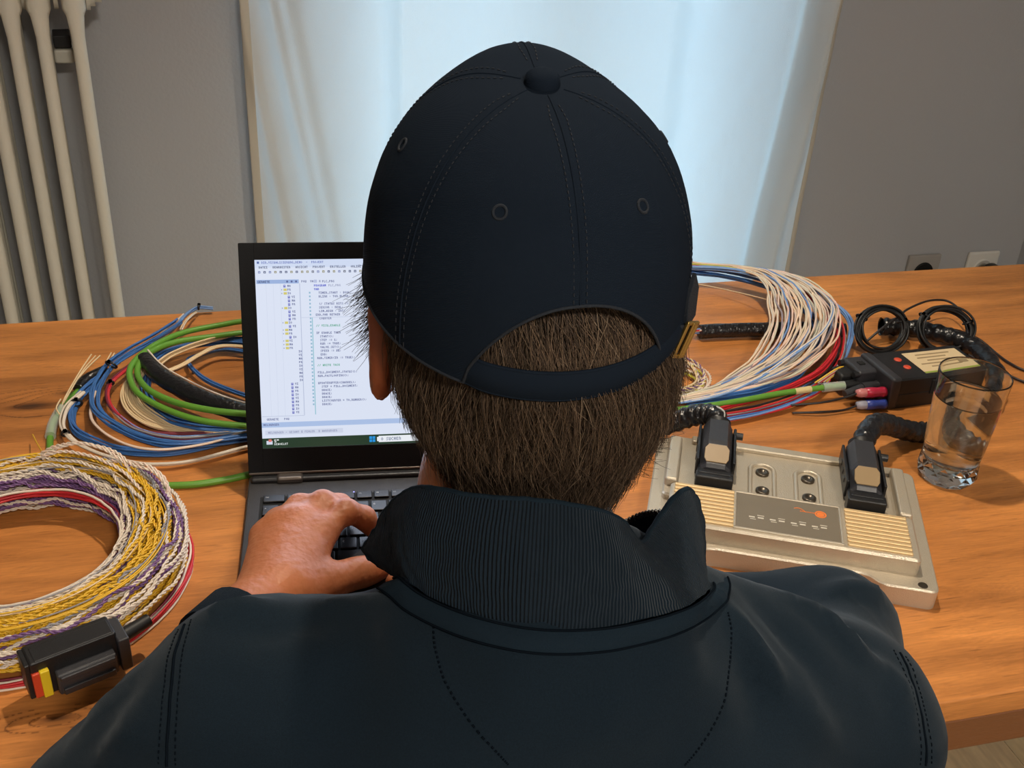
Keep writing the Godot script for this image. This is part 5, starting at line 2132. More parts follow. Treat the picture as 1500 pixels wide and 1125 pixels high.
# ------------------------------------------------------------------ glass of water
func build_glass() -> void:
	var c := Vector3(0.7385, TABLE_Y, -0.8225)
	var t := thing("drinking_glass", "clear tumbler with a heavy faceted foot, half full of water at the table's right", "glass", c)
	var b := MB.new()
	var segs := 84
	# outer wall (radius, height), the rim, then the inner wall down to the thick floor
	var prof := [Vector2(0.0303, 0.0285), Vector2(0.0312, 0.036), Vector2(0.0330, 0.06), Vector2(0.0352, 0.095), Vector2(0.0374, 0.1295), Vector2(0.0371, 0.1310), Vector2(0.0366, 0.1315), Vector2(0.0361, 0.1310), Vector2(0.0358, 0.1295), Vector2(0.0336, 0.095), Vector2(0.0314, 0.06), Vector2(0.0294, 0.032), Vector2(0.0280, 0.027), Vector2(0.024, 0.0235), Vector2(0.012, 0.0215), Vector2(0.0003, 0.0210)]
	var p := PackedVector3Array()
	for i in segs + 1:
		var a := TAU * i / segs
		for q in prof:
			p.append(Vector3(cos(a) * q.x, q.y, sin(a) * q.x))
	b.grid(p, segs + 1, prof.size(), false, true)
	# foot cut into flat three-sided facets
	var rings := [Vector2(0.0285, 0.0010), Vector2(0.0326, 0.0085), Vector2(0.0322, 0.0175), Vector2(0.0312, 0.0255)]
	var nf := 12
	var ring := func(j: int, i: int) -> Vector3:
		var a := TAU * (i + 0.5 * (j % 2)) / nf
		return Vector3(cos(a) * rings[j].x, rings[j].y, sin(a) * rings[j].x)
	var flat := func(u: Vector3, w: Vector3, x: Vector3) -> void:
		var nn := (x - u).cross(w - u).normalized()
		var mid := (u + w + x) / 3.0
		var out := nn.dot(Vector3(mid.x, -0.01 if mid.y < 0.0012 else 0.0, mid.z)) > 0.0 if mid.y > 0.0012 else nn.y < 0.0
		if not out:
			nn = -nn
		var k := b.vert(u, nn)
		b.vert(w, nn)
		b.vert(x, nn)
		if out:
			b.tri(k, k + 1, k + 2)
		else:
			b.tri(k, k + 2, k + 1)
	for j in 3:
		for i in nf:
			var a0: Vector3 = ring.call(j, i)
			var a1: Vector3 = ring.call(j, i + 1)
			if j % 2 == 0:
				flat.call(a0, a1, ring.call(j + 1, i))
				flat.call(a1, ring.call(j + 1, i + 1), ring.call(j + 1, i))
			else:
				flat.call(a0, a1, ring.call(j + 1, i + 1))
				flat.call(a0, ring.call(j + 1, i + 1), ring.call(j + 1, i))
	for i in nf:
		flat.call(Vector3(0, 0.0010, 0), ring.call(0, i), ring.call(0, i + 1))
		# from the last ring of facets up to the round wall
		var per := segs / nf
		var c0 := int(per * (i + 0.5)) - per / 2
		for k in per:
			flat.call(ring.call(3, i), p[((c0 + k) % segs) * prof.size()], p[((c0 + k + 1) % segs) * prof.size()])
		flat.call(ring.call(3, i), ring.call(3, i + 1), p[((c0 + per) % segs) * prof.size()])
	put("tumbler", b.mesh(), M.glass, t)
	b = MB.new()
	var w := thing("water", "clear water standing in the tumbler on the right of the table", "water", c)
	p = PackedVector3Array()
	var wp := [Vector2(0.0003, 0.0207), Vector2(0.012, 0.0212), Vector2(0.0241, 0.0232), Vector2(0.0283, 0.0267), Vector2(0.0298, 0.0320), Vector2(0.0318, 0.06), Vector2(0.0340, 0.095), Vector2(0.0344, 0.1030), Vector2(0.0336, 0.1014), Vector2(0.0322, 0.1006), Vector2(0.0003, 0.1006)]
	for i in segs + 1:
		var a := TAU * i / segs
		for q in wp:
			p.append(Vector3(cos(a) * q.x, q.y, sin(a) * q.x))
	b.grid(p, segs + 1, wp.size(), false, true)
	put("water_body", b.mesh(), M.water, w)


# ------------------------------------------------------------------ wire bundles
func wire_part(parent: Node, called: String, path: PackedVector3Array, r: float, col: Color, sides := 6) -> void:
	var b := MB.new()
	b.col = col
	b.tube(path, r, sides)
	put(called, b.mesh(), M.wire, parent)


# several wires that follow one guide line, each a little apart from the others
func strand_set(parent: Node, guide: PackedVector3Array, cols: Array, r: float, spread: float, lift: float, seed_n: int, per := 9, called := "wire") -> void:
	var rng := RandomNumberGenerator.new()
	rng.seed = seed_n
	var g := smooth(guide, per)
	var m := g.size()
	for k in cols.size():
		var a := rng.randf() * TAU
		var q := sqrt(rng.randf()) * spread
		var drift := rng.randf_range(-0.8, 0.8)
		var path := PackedVector3Array()
		for i in m:
			var t := (g[mini(i + 1, m - 1)] - g[maxi(i - 1, 0)])
			var side := Vector3(t.z, 0, -t.x).normalized()
			var f := float(i) / (m - 1)
			var ang := a + drift * f * 2.5
			path.append(g[i] + side * cos(ang) * q + Vector3(0, maxf(0.0, sin(ang) * q * lift + spread * lift * 0.8), 0))
		path = wobble(path, spread * 0.35, 9.0, seed_n * 0.37 + k * 1.7)
		for i in m:
			path[i].y = maxf(path[i].y, TABLE_Y + r)
		wire_part(parent, called, path, r, cols[k])


func many(col: Color, n: int, seed_n: int, vary := 0.06) -> Array:
	var rng := RandomNumberGenerator.new()
	rng.seed = seed_n
	var o := []
	for i in n:
		var g := rng.randf_range(1.0 - vary * 2.0, 1.0 + vary)
		o.append(Color(col.r * g, col.g * g, col.b * g))
	return o


func tie(parent: Node, p: Vector3, along: Vector3, r: float) -> void:
	var b := MB.new()
	var t := along.normalized()
	var u := t.cross(Vector3.UP).normalized()
	var w := u.cross(t)
	var ring := PackedVector3Array()
	for i in 18:
		var a := TAU * i / 18
		ring.append(p + (u * cos(a) + w * sin(a) * 0.8) * r)
	b.tube(ring, 0.0014, 6, -1.0, false, true)
	b.box(Transform3D(Basis(u, w, t), p + w * r * 0.85), Vector3(0.004, 0.0035, 0.004), 0.0008)
	put("cable_tie", b.mesh(), M.black_plastic, parent)


func wire_cols() -> Dictionary:
	return {"white": lin(226, 212, 196), "blue": lin(62, 110, 176), "pale_blue": lin(112, 150, 205), "red": lin(196, 44, 52), "maroon": lin(120, 40, 56), "yellow": lin(226, 178, 48), "purple": lin(122, 88, 136), "pink": lin(234, 208, 190), "grey": lin(150, 146, 150), "dark": lin(40, 36, 40), "cream": lin(226, 200, 160), "lime": lin(186, 180, 60)}


# ---- coil of twisted pairs at the near left, with its black connector
func build_front_coil() -> void:
	var c := wire_cols()
	var t := thing("wire_coil", "thick coil of twisted yellow, violet and white wires at the near left", "wire coil", Vector3(0, 0, 0))
	var mid := Vector3(-0.212, TABLE_Y, -0.826)
	var rng := RandomNumberGenerator.new()
	rng.seed = 21
	var used: Array[Vector2] = []
	var tries := 0
	while used.size() < 92 and tries < 6000:
		tries += 1
		var q := Vector2(rng.randf_range(-0.029, 0.029), rng.randf_range(-0.024, 0.024))
		if pow(q.x / 0.029, 2) + pow(q.y / 0.024, 2) > 1.0:
			continue
		var ok := true
		for o in used:
			if o.distance_to(q) < 0.0036:
				ok = false
				break
		if ok:
			used.append(q)
	for k in used.size():
		var q := used[k]
		var kind := ""
		var e := q.x + 0.35 * q.y
		var roll := rng.randf()
		if e > 0.021:
			kind = "white" if roll < 0.6 else ("grey" if roll < 0.8 else "purple")
		elif e > 0.004:
			kind = "yellow" if roll < 0.82 else "white"
		elif e > -0.007:
			kind = "yellow" if roll < 0.35 else ("purple" if roll < 0.72 else "white")
		else:
			kind = "purple" if roll < 0.6 else "white"
		var path := PackedVector3Array()
		var ph := rng.randf() * TAU
		var n := 96
		for i in n + 1:
			var a := TAU * i / n + ph
			var fat := 1.0 + 0.12 * sin(a * 2.0 + 1.0)
			var w := q.rotated(0.30 * sin(a + 1.3) + 0.35 * noise_a.get_noise_2d(cos(a) * 1.6 + k * 7.0, sin(a) * 1.6))
			var rr := 0.112 + w.x * fat + 0.0042 * noise_a.get_noise_2d(cos(a) * 2.2 + k * 3.0, sin(a) * 2.2)
			var y := maxf(0.002, 0.0265 + w.y * (1.0 + 0.1 * sin(a + 2.0)) + 0.0040 * noise_a.get_noise_2d(cos(a) * 2.2, sin(a) * 2.2 + k * 5.0))
			path.append(mid + Vector3(cos(a) * rr, y, sin(a) * rr * 1.02))
		var b := MB.new()
		var col: Color = c[kind]
		var other := col
		if kind == "purple" and rng.randf() < 0.25:
			other = c.white
		twisted(b, path, 0.00098, rng.randf_range(0.0105, 0.0145), col, Color(other.r * 0.92, other.g * 0.92, other.b * 0.92))
		put("twisted_pair", b.mesh(), M.wire, t)
	# straight single wires: red and white inside and along the foot
	for k in 15:
		var col: Color = [c.red, c.red, c.maroon, c.white, c.red][k % 5]
		var inner := k < 6
		var path := PackedVector3Array()
		var n := 90
		var ph := rng.randf() * TAU
		for i in n + 1:
			var a := TAU * i / n + ph
			var rr := (0.083 + 0.0016 * (k % 3)) if inner else 0.1385 + 0.0026 * ((k - 6) % 3)
			var y := (0.030 + 0.0022 * (k % 4)) if inner else 0.0016 + 0.0027 * ((k - 6) / 3)
			rr += 0.002 * noise_a.get_noise_2d(cos(a) * 2.0 + k * 4.0, sin(a) * 2.0)
			path.append(mid + Vector3(cos(a) * rr, y, sin(a) * rr))
		wire_part(t, "wire", path, 0.00125, col)
	for k in 7:
		var path := PackedVector3Array()
		var ph := rng.randf() * TAU
		var big := rng.randf_range(0.100, 0.128)
		for i in 91:
			var a := TAU * i / 90 + ph
			path.append(mid + Vector3(cos(a) * big + 0.006 * sin(a * 2.0 + k), 0.0505 + 0.002 * sin(a * 3.0 + k) - 0.12 * absf(big - 0.114), sin(a) * big))
		wire_part(t, "wire", path, 0.0007, [c.yellow, c.grey, c.cream][k % 3])
	# white pairs that spring out above the coil
	for ln in [PackedVector3Array([Vector3(-0.2297, 0.795, -0.9431), Vector3(-0.2008, 0.81, -0.9334), Vector3(-0.1762, 0.815, -0.9261), Vector3(-0.1477, 0.812, -0.9123), Vector3(-0.124, 0.806, -0.8909), Vector3(-0.1099, 0.8, -0.8716)]), PackedVector3Array([Vector3(-0.2113, 0.8, -0.9506), Vector3(-0.1902, 0.812, -0.9446), Vector3(-0.165, 0.818, -0.9342), Vector3(-0.1387, 0.816, -0.9227), Vector3(-0.1195, 0.81, -0.9016), Vector3(-0.1003, 0.81, -0.8896), Vector3(-0.0894, 0.8, -0.8764), Vector3(-0.0871, 0.78, -0.8707)]), PackedVector3Array([Vector3(-0.1446, 0.805, -0.9202), Vector3(-0.1146, 0.812, -0.9022), Vector3(-0.0959, 0.808, -0.8896), Vector3(-0.0876, 0.795, -0.8791), Vector3(-0.0871, 0.772, -0.8734), Vector3(-0.0838, 0.762, -0.8698)]), PackedVector3Array([Vector3(-0.2037, 0.805, -0.9325), Vector3(-0.199, 0.81, -0.9377), Vector3(-0.174, 0.82, -0.9339), Vector3(-0.1522, 0.82, -0.9234), Vector3(-0.129, 0.812, -0.9091), Vector3(-0.1203, 0.8, -0.8947)]), PackedVector3Array([Vector3(-0.0875, 0.79, -0.8569), Vector3(-0.0791, 0.78, -0.8447), Vector3(-0.0761, 0.772, -0.8273), Vector3(-0.0799, 0.765, -0.8103), Vector3(-0.091, 0.762, -0.7977)])]:
		var b := MB.new()
		twisted(b, wobble(smooth(ln, 10), 0.002, 20.0, ln[0].x * 90.0), 0.00095, 0.0125, c.white, c.pink)
		put("twisted_pair", b.mesh(), M.wire, t)
	wire_part(t, "wire", smooth(PackedVector3Array([Vector3(-0.2356, 0.762, -1.053), Vector3(-0.2224, 0.78, -1.005), Vector3(-0.2101, 0.795, -0.9627), Vector3(-0.2039, 0.8, -0.9393)]), 6), 0.0008, c.yellow)
	# black multi-way connector lying against the coil
	var con := PackedVector3Array([Vector3(-0.1861, 0.764, -0.6769), Vector3(-0.1359, 0.776, -0.6978), Vector3(-0.1223, 0.78, -0.7074)])
	var ax := (con[1] - con[0])
	var yaw := atan2(-ax.z, ax.x)
	var pl := Transform3D(Basis.from_euler(Vector3(0, yaw, 0)), Vector3(-0.153, TABLE_Y, -0.672))
	var b := MB.new()
	b.box(pl * at(Vector3(0.0, 0.030, -0.008)), Vector3(0.066, 0.036, 0.024), 0.002)
	b.box(pl * at(Vector3(0.001, 0.0465, -0.006)), Vector3(0.060, 0.004, 0.018), 0.001)
	var sh := put("connector", b.mesh(), M.black_plastic, t, "black plastic connector housing")
	b = MB.new()
	b.box(pl * at(Vector3(0.006, 0.024, 0.0075)), Vector3(0.046, 0.020, 0.010), 0.002)
	b.box(pl * at(Vector3(0.006, 0.031, 0.013)), Vector3(0.042, 0.004, 0.004), 0.001)
	b.box(pl * at(Vector3(0.006, 0.018, 0.0135)), Vector3(0.040, 0.006, 0.003), 0.001)
	b.box(pl * at(Vector3(0.036, 0.028, -0.004)), Vector3(0.009, 0.032, 0.030), 0.0015)
	put("lock_slide", b.mesh(), M.grey_black_plastic, sh)
	put("face_frame", box_mesh(Vector3(0.004, 0.034, 0.022), 0.001), M.black_plastic, sh).transform = pl * at(Vector3(-0.0345, 0.030, -0.008))
	put("seal", box_mesh(Vector3(0.006, 0.024, 0.005), 0.001), M.red_plastic, sh, "red seal strip").transform = pl * at(Vector3(-0.0300, 0.027, 0.0040))
	put("insert", box_mesh(Vector3(0.007, 0.026, 0.006), 0.001), M.yellow_plastic, sh, "yellow insert").transform = pl * at(Vector3(-0.0240, 0.027, 0.0052))
	b = MB.new()
	b.tube(PackedVector3Array([pl * Vector3(0.036, 0.030, -0.008), pl * Vector3(0.064, 0.032, -0.014)]), 0.0062, 14, 0.0052)
	put("cable_boot", b.mesh(), M.black_rubber, t)


# ---- blue, white and red bundle behind it, partly hidden by the laptop
func build_back_harness() -> void:
	var c := wire_cols()
	var t := thing("wire_bundle", "looped bundle of blue, cream and red wires lying left of the laptop screen", "wire bundle")
	var R := 0.00125
	strand_set(t, PackedVector3Array([Vector3(0.0402, 0.756, -1.021), Vector3(-0.0116, 0.756, -1.013), Vector3(-0.0506, 0.758, -1.007), Vector3(-0.0866, 0.762, -1.003), Vector3(-0.123, 0.764, -1.02), Vector3(-0.1535, 0.766, -1.051), Vector3(-0.1698, 0.768, -1.077), Vector3(-0.1752, 0.768, -1.109), Vector3(-0.173, 0.768, -1.141), Vector3(-0.1619, 0.77, -1.179), Vector3(-0.1432, 0.772, -1.204), Vector3(-0.1216, 0.774, -1.227), Vector3(-0.104, 0.772, -1.254), Vector3(-0.0883, 0.766, -1.292)]), many(c.blue, 11, 1), R, 0.0062, 0.8, 31)
	strand_set(t, PackedVector3Array([Vector3(0.0409, 0.753, -1.033), Vector3(-0.0114, 0.753, -1.025), Vector3(-0.0602, 0.753, -1.009), Vector3(-0.0964, 0.754, -1.002), Vector3(-0.1417, 0.754, -1.013), Vector3(-0.1679, 0.755, -1.032), Vector3(-0.1896, 0.756, -1.055), Vector3(-0.1996, 0.757, -1.085), Vector3(-0.1978, 0.758, -1.116), Vector3(-0.191, 0.76, -1.137), Vector3(-0.1773, 0.762, -1.161)]), many(c.blue, 8, 2), R, 0.0050, 0.8, 32)
	strand_set(t, PackedVector3Array([Vector3(0.0533, 0.762, -1.202), Vector3(-0.0062, 0.762, -1.23), Vector3(-0.0491, 0.764, -1.233), Vector3(-0.091, 0.766, -1.216), Vector3(-0.1107, 0.768, -1.192), Vector3(-0.1196, 0.768, -1.163), Vector3(-0.1215, 0.766, -1.12), Vector3(-0.1134, 0.762, -1.09), Vector3(-0.0956, 0.76, -1.061), Vector3(-0.0693, 0.758, -1.045), Vector3(-0.0412, 0.756, -1.039), Vector3(-0.0073, 0.754, -1.032), Vector3(0.0409, 0.754, -1.031)]), many(c.blue, 10, 3), R, 0.0058, 0.9, 33)
	strand_set(t, PackedVector3Array([Vector3(0.0515, 0.756, -1.181), Vector3(-0.0071, 0.756, -1.216), Vector3(-0.0391, 0.756, -1.228), Vector3(-0.0666, 0.758, -1.211), Vector3(-0.0769, 0.758, -1.199), Vector3(-0.0663, 0.758, -1.17), Vector3(-0.0481, 0.756, -1.145), Vector3(-0.0085, 0.756, -1.107), Vector3(0.0437, 0.756, -1.07)]), many(c.blue, 6, 4), R, 0.0036, 0.8, 34)
	strand_set(t, PackedVector3Array([Vector3(0.0556, 0.77, -1.23), Vector3(-0.0053, 0.772, -1.238), Vector3(-0.0376, 0.774, -1.225), Vector3(-0.0691, 0.776, -1.206), Vector3(-0.0934, 0.776, -1.188), Vector3(-0.1089, 0.776, -1.166)]), many(c.cream, 6, 5), R, 0.0045, 0.7, 35)
	strand_set(t, PackedVector3Array([Vector3(0.0523, 0.766, -1.185), Vector3(-0.0064, 0.768, -1.209), Vector3(-0.0381, 0.77, -1.212), Vector3(-0.059, 0.772, -1.193), Vector3(-0.0812, 0.772, -1.167), Vector3(-0.0992, 0.77, -1.156)]), many(c.cream, 4, 6), R, 0.0035, 0.7, 36)
	for k in 6:
		var o := k * 24.0
		var g := PackedVector3Array([Vector3(-0.1367, 0.77, -1.153), Vector3(-0.1433, 0.77, -1.133), Vector3(-0.145, 0.768, -1.108), Vector3(-0.1373, 0.764, -1.082), Vector3(-0.1181, 0.759, -1.059), Vector3(-0.0882, 0.756, -1.045), Vector3(-0.0508, 0.754, -1.035), Vector3(-0.0095, 0.753, -1.026), Vector3(0.0404, 0.753, -1.026)])
		for i in g.size():
			g[i] += Vector3(o * 0.00012, 0.0006 * k, -o * 0.00006 * (1.0 - i / 9.0)) * (1.0 if i < 5 else 0.3)
		strand_set(t, g, many(c.cream, 4, 7 + k), R, 0.0028, 0.8, 40 + k)
	strand_set(t, PackedVector3Array([Vector3(-0.1425, 0.764, -1.191), Vector3(-0.1605, 0.766, -1.151), Vector3(-0.1636, 0.766, -1.119), Vector3(-0.1548, 0.762, -1.089), Vector3(-0.1346, 0.76, -1.058), Vector3(-0.1157, 0.758, -1.043), Vector3(-0.0787, 0.756, -1.037), Vector3(-0.0338, 0.755, -1.035), Vector3(-0.0033, 0.755, -1.033)]), [c.red, c.maroon, c.maroon, c.red], 0.0014, 0.0026, 0.6, 51)
	strand_set(t, PackedVector3Array([Vector3(0.0396, 0.754, -1.013), Vector3(-0.0103, 0.754, -0.9996), Vector3(-0.0691, 0.754, -0.9812), Vector3(-0.1045, 0.755, -0.9791), Vector3(-0.131, 0.756, -0.9855), Vector3(-0.1654, 0.758, -1.005), Vector3(-0.19, 0.76, -1.028), Vector3(-0.2019, 0.762, -1.048), Vector3(-0.2076, 0.763, -1.069), Vector3(-0.2048, 0.764, -1.101), Vector3(-0.1918, 0.764, -1.131)]), many(c.white, 6, 15), R, 0.0030, 0.7, 52)
	strand_set(t, PackedVector3Array([Vector3(0.0413, 0.76, -1.033), Vector3(-0.0128, 0.762, -1.02), Vector3(-0.0501, 0.764, -1.001), Vector3(-0.086, 0.766, -0.992), Vector3(-0.1124, 0.768, -0.9924), Vector3(-0.1361, 0.768, -1.006), Vector3(-0.1585, 0.77, -1.028), Vector3(-0.1745, 0.77, -1.059), Vector3(-0.178, 0.77, -1.09), Vector3(-0.176, 0.77, -1.122)]), many(c.pink, 3, 16), R, 0.0018, 0.7, 53)
	strand_set(t, PackedVector3Array([Vector3(0.041, 0.756, -1.032), Vector3(-0.0093, 0.756, -1.025), Vector3(-0.0412, 0.758, -1.022), Vector3(-0.0872, 0.76, -1.021), Vector3(-0.1245, 0.76, -1.042), Vector3(-0.1465, 0.76, -1.071), Vector3(-0.1618, 0.76, -1.105)]), [c.maroon, c.grey, c.pale_blue, c.maroon], R, 0.003, 0.7, 54)
	# ends that rise to the back, tied together
	strand_set(t, PackedVector3Array([Vector3(-0.1215, 0.774, -1.224), Vector3(-0.1063, 0.77, -1.254), Vector3(-0.0926, 0.766, -1.285), Vector3(-0.0845, 0.764, -1.314), Vector3(-0.0761, 0.762, -1.336), Vector3(-0.065, 0.76, -1.35), Vector3(-0.047, 0.756, -1.352)]), many(c.pale_blue, 5, 17), 0.0012, 0.0028, 0.8, 55)
	strand_set(t, PackedVector3Array([Vector3(-0.12, 0.772, -1.233), Vector3(-0.1091, 0.768, -1.266), Vector3(-0.0964, 0.764, -1.3), Vector3(-0.0853, 0.76, -1.334)]), [c.white, c.cream, c.white], 0.0011, 0.0024, 0.6, 56)
	strand_set(t, PackedVector3Array([Vector3(-0.085, 0.772, -1.262), Vector3(-0.0802, 0.77, -1.288), Vector3(-0.0734, 0.764, -1.318), Vector3(-0.0686, 0.758, -1.339)]), [c.white, c.cream], 0.0010, 0.002, 0.6, 57)
	var g := PackedVector3Array([Vector3(-0.0648, 0.762, -1.346), Vector3(-0.1613, 0.776, -1.167), Vector3(-0.0536, 0.76, -1.346), Vector3(-0.1683, 0.77, -1.158), Vector3(-0.1962, 0.762, -1.109), Vector3(-0.1973, 0.762, -1.088), Vector3(-0.1619, 0.768, -1.142), Vector3(-0.1582, 0.768, -1.122), Vector3(-0.201, 0.765, -1.043), Vector3(-0.2043, 0.765, -1.054)])
	tie(t, g[0] + Vector3(0, 0.002, 0), g[2] - g[0], 0.0040)
	tie(t, g[1] + Vector3(0, 0.004, 0), g[1] - g[3], 0.0072)
	tie(t, g[4] + Vector3(0, 0.003, 0), g[5] - g[4], 0.0058)
	tie(t, g[6] + Vector3(0, 0.001, 0), g[7] - g[6], 0.0034)
	tie(t, g[8] + Vector3(0, 0.001, 0), g[9] - g[8], 0.0038)
	# black sleeve lying over the loop, wires showing along its upper edge
	var sl := smooth(PackedVector3Array([Vector3(-0.1239, 0.784, -1.167), Vector3(-0.1109, 0.784, -1.136), Vector3(-0.0948, 0.782, -1.112), Vector3(-0.0675, 0.78, -1.081), Vector3(-0.0393, 0.776, -1.058), Vector3(-0.0067, 0.772, -1.04), Vector3(0.0406, 0.768, -1.018)]), 10)
	var b := MB.new()
	b.tube(wobble(sl, 0.0015, 30.0, 3.0), 0.0098, 18, 0.0115)
	put("sleeve", b.mesh(), M.tape, t, "black insulating sleeve over the bundle")
	var up := PackedVector3Array()
	for q in sl:
		up.append(q + Vector3(0.004, 0.0085, -0.006))
	strand_set(t, up, [c.white, c.pink, c.grey], 0.0009, 0.0012, 0.3, 58, 2)
	# the green cable: two loops over the bundle and one end lying at its left
	var gc := thing("green_cable", "thick green cable looped over the blue bundle, running under the front coil to the laptop", "cable")
	for ln in [PackedVector3Array([Vector3(0.0579, 0.774, -1.26), Vector3(0.0004, 0.78, -1.261), Vector3(-0.0366, 0.784, -1.246), Vector3(-0.0788, 0.786, -1.228), Vector3(-0.1088, 0.788, -1.199), Vector3(-0.1276, 0.788, -1.171), Vector3(-0.1381, 0.786, -1.143), Vector3(-0.1357, 0.784, -1.113), Vector3(-0.1241, 0.782, -1.085), Vector3(-0.0951, 0.78, -1.052), Vector3(-0.058, 0.778, -1.026), Vector3(-0.0076, 0.774, -1.012), Vector3(0.0401, 0.768, -1.011)]), PackedVector3Array([Vector3(0.0556, 0.772, -1.229), Vector3(-0.0007, 0.776, -1.236), Vector3(-0.0478, 0.78, -1.223), Vector3(-0.089, 0.784, -1.207), Vector3(-0.1145, 0.786, -1.184), Vector3(-0.1281, 0.786, -1.157), Vector3(-0.1288, 0.784, -1.127), Vector3(-0.1144, 0.786, -1.088), Vector3(-0.0851, 0.788, -1.053), Vector3(-0.0479, 0.788, -1.03), Vector3(-0.0065, 0.786, -1.018), Vector3(0.0406, 0.78, -1.01)])]:
		b = MB.new()
		b.tube(smooth(ln, 12), 0.0036, 14)
		put("sheath", b.mesh(), M.green_sheath, gc)
	b = MB.new()
	b.tube(smooth(PackedVector3Array([Vector3(-0.1951, 0.76, -1.151), Vector3(-0.2079, 0.76, -1.126), Vector3(-0.2151, 0.758, -1.103), Vector3(-0.2195, 0.756, -1.079), Vector3(-0.2193, 0.754, -1.053), Vector3(-0.2157, 0.754, -1.027), Vector3(-0.2079, 0.754, -1.007), Vector3(-0.1921, 0.754, -0.988), Vector3(-0.163, 0.754, -0.9684), Vector3(-0.1346, 0.754, -0.9523), Vector3(-0.1068, 0.754, -0.9452), Vector3(-0.0687, 0.754, -0.9408), Vector3(-0.0335, 0.754, -0.9443), Vector3(-0.0084, 0.754, -0.9507)]), 12), 0.0037, 14)
	put("sheath", b.mesh(), M.green_sheath, gc)
	b = MB.new()
	var tip := smooth(PackedVector3Array([Vector3(-0.1976, 0.762, -1.145), Vector3(-0.1904, 0.765, -1.16), Vector3(-0.1814, 0.766, -1.169), Vector3(-0.1715, 0.765, -1.181)]), 6)
	b.tube(tip, 0.0075, 18, 0.0068)
	put("end_sleeve", b.mesh(), M.tape, gc)
	b = MB.new()
	b.tube(smooth(PackedVector3Array([Vector3(-0.2127, 0.76, -1.109), Vector3(-0.217, 0.758, -1.092), Vector3(-0.2193, 0.757, -1.075), Vector3(-0.219, 0.756, -1.056)]), 8), 0.0058, 16)
	put("clear_marker", b.mesh(), M.clear_sleeve, gc)
	for ln in [PackedVector3Array([Vector3(-0.1734, 0.765, -1.179), Vector3(-0.1669, 0.77, -1.193), Vector3(-0.1614, 0.774, -1.208)]), PackedVector3Array([Vector3(-0.1746, 0.765, -1.181), Vector3(-0.1706, 0.768, -1.199), Vector3(-0.1662, 0.77, -1.217)]), PackedVector3Array([Vector3(-0.1722, 0.765, -1.176), Vector3(-0.1627, 0.768, -1.187), Vector3(-0.1516, 0.77, -1.204)]), PackedVector3Array([Vector3(-0.2132, 0.76, -1.105), Vector3(-0.2081, 0.77, -1.115), Vector3(-0.1947, 0.782, -1.149), Vector3(-0.1812, 0.795, -1.168)]), PackedVector3Array([Vector3(-0.2127, 0.76, -1.109), Vector3(-0.2056, 0.77, -1.126), Vector3(-0.1893, 0.782, -1.152), Vector3(-0.172, 0.792, -1.169)]), PackedVector3Array([Vector3(-0.2121, 0.762, -1.109), Vector3(-0.205, 0.772, -1.115), Vector3(-0.1912, 0.782, -1.153), Vector3(-0.1764, 0.794, -1.166)]), PackedVector3Array([Vector3(-0.2115, 0.764, -1.087), Vector3(-0.2149, 0.77, -1.093), Vector3(-0.2117, 0.772, -1.108)])]:
		wire_part(gc, "wire_end", smooth(ln, 6), 0.0009, c.cream)


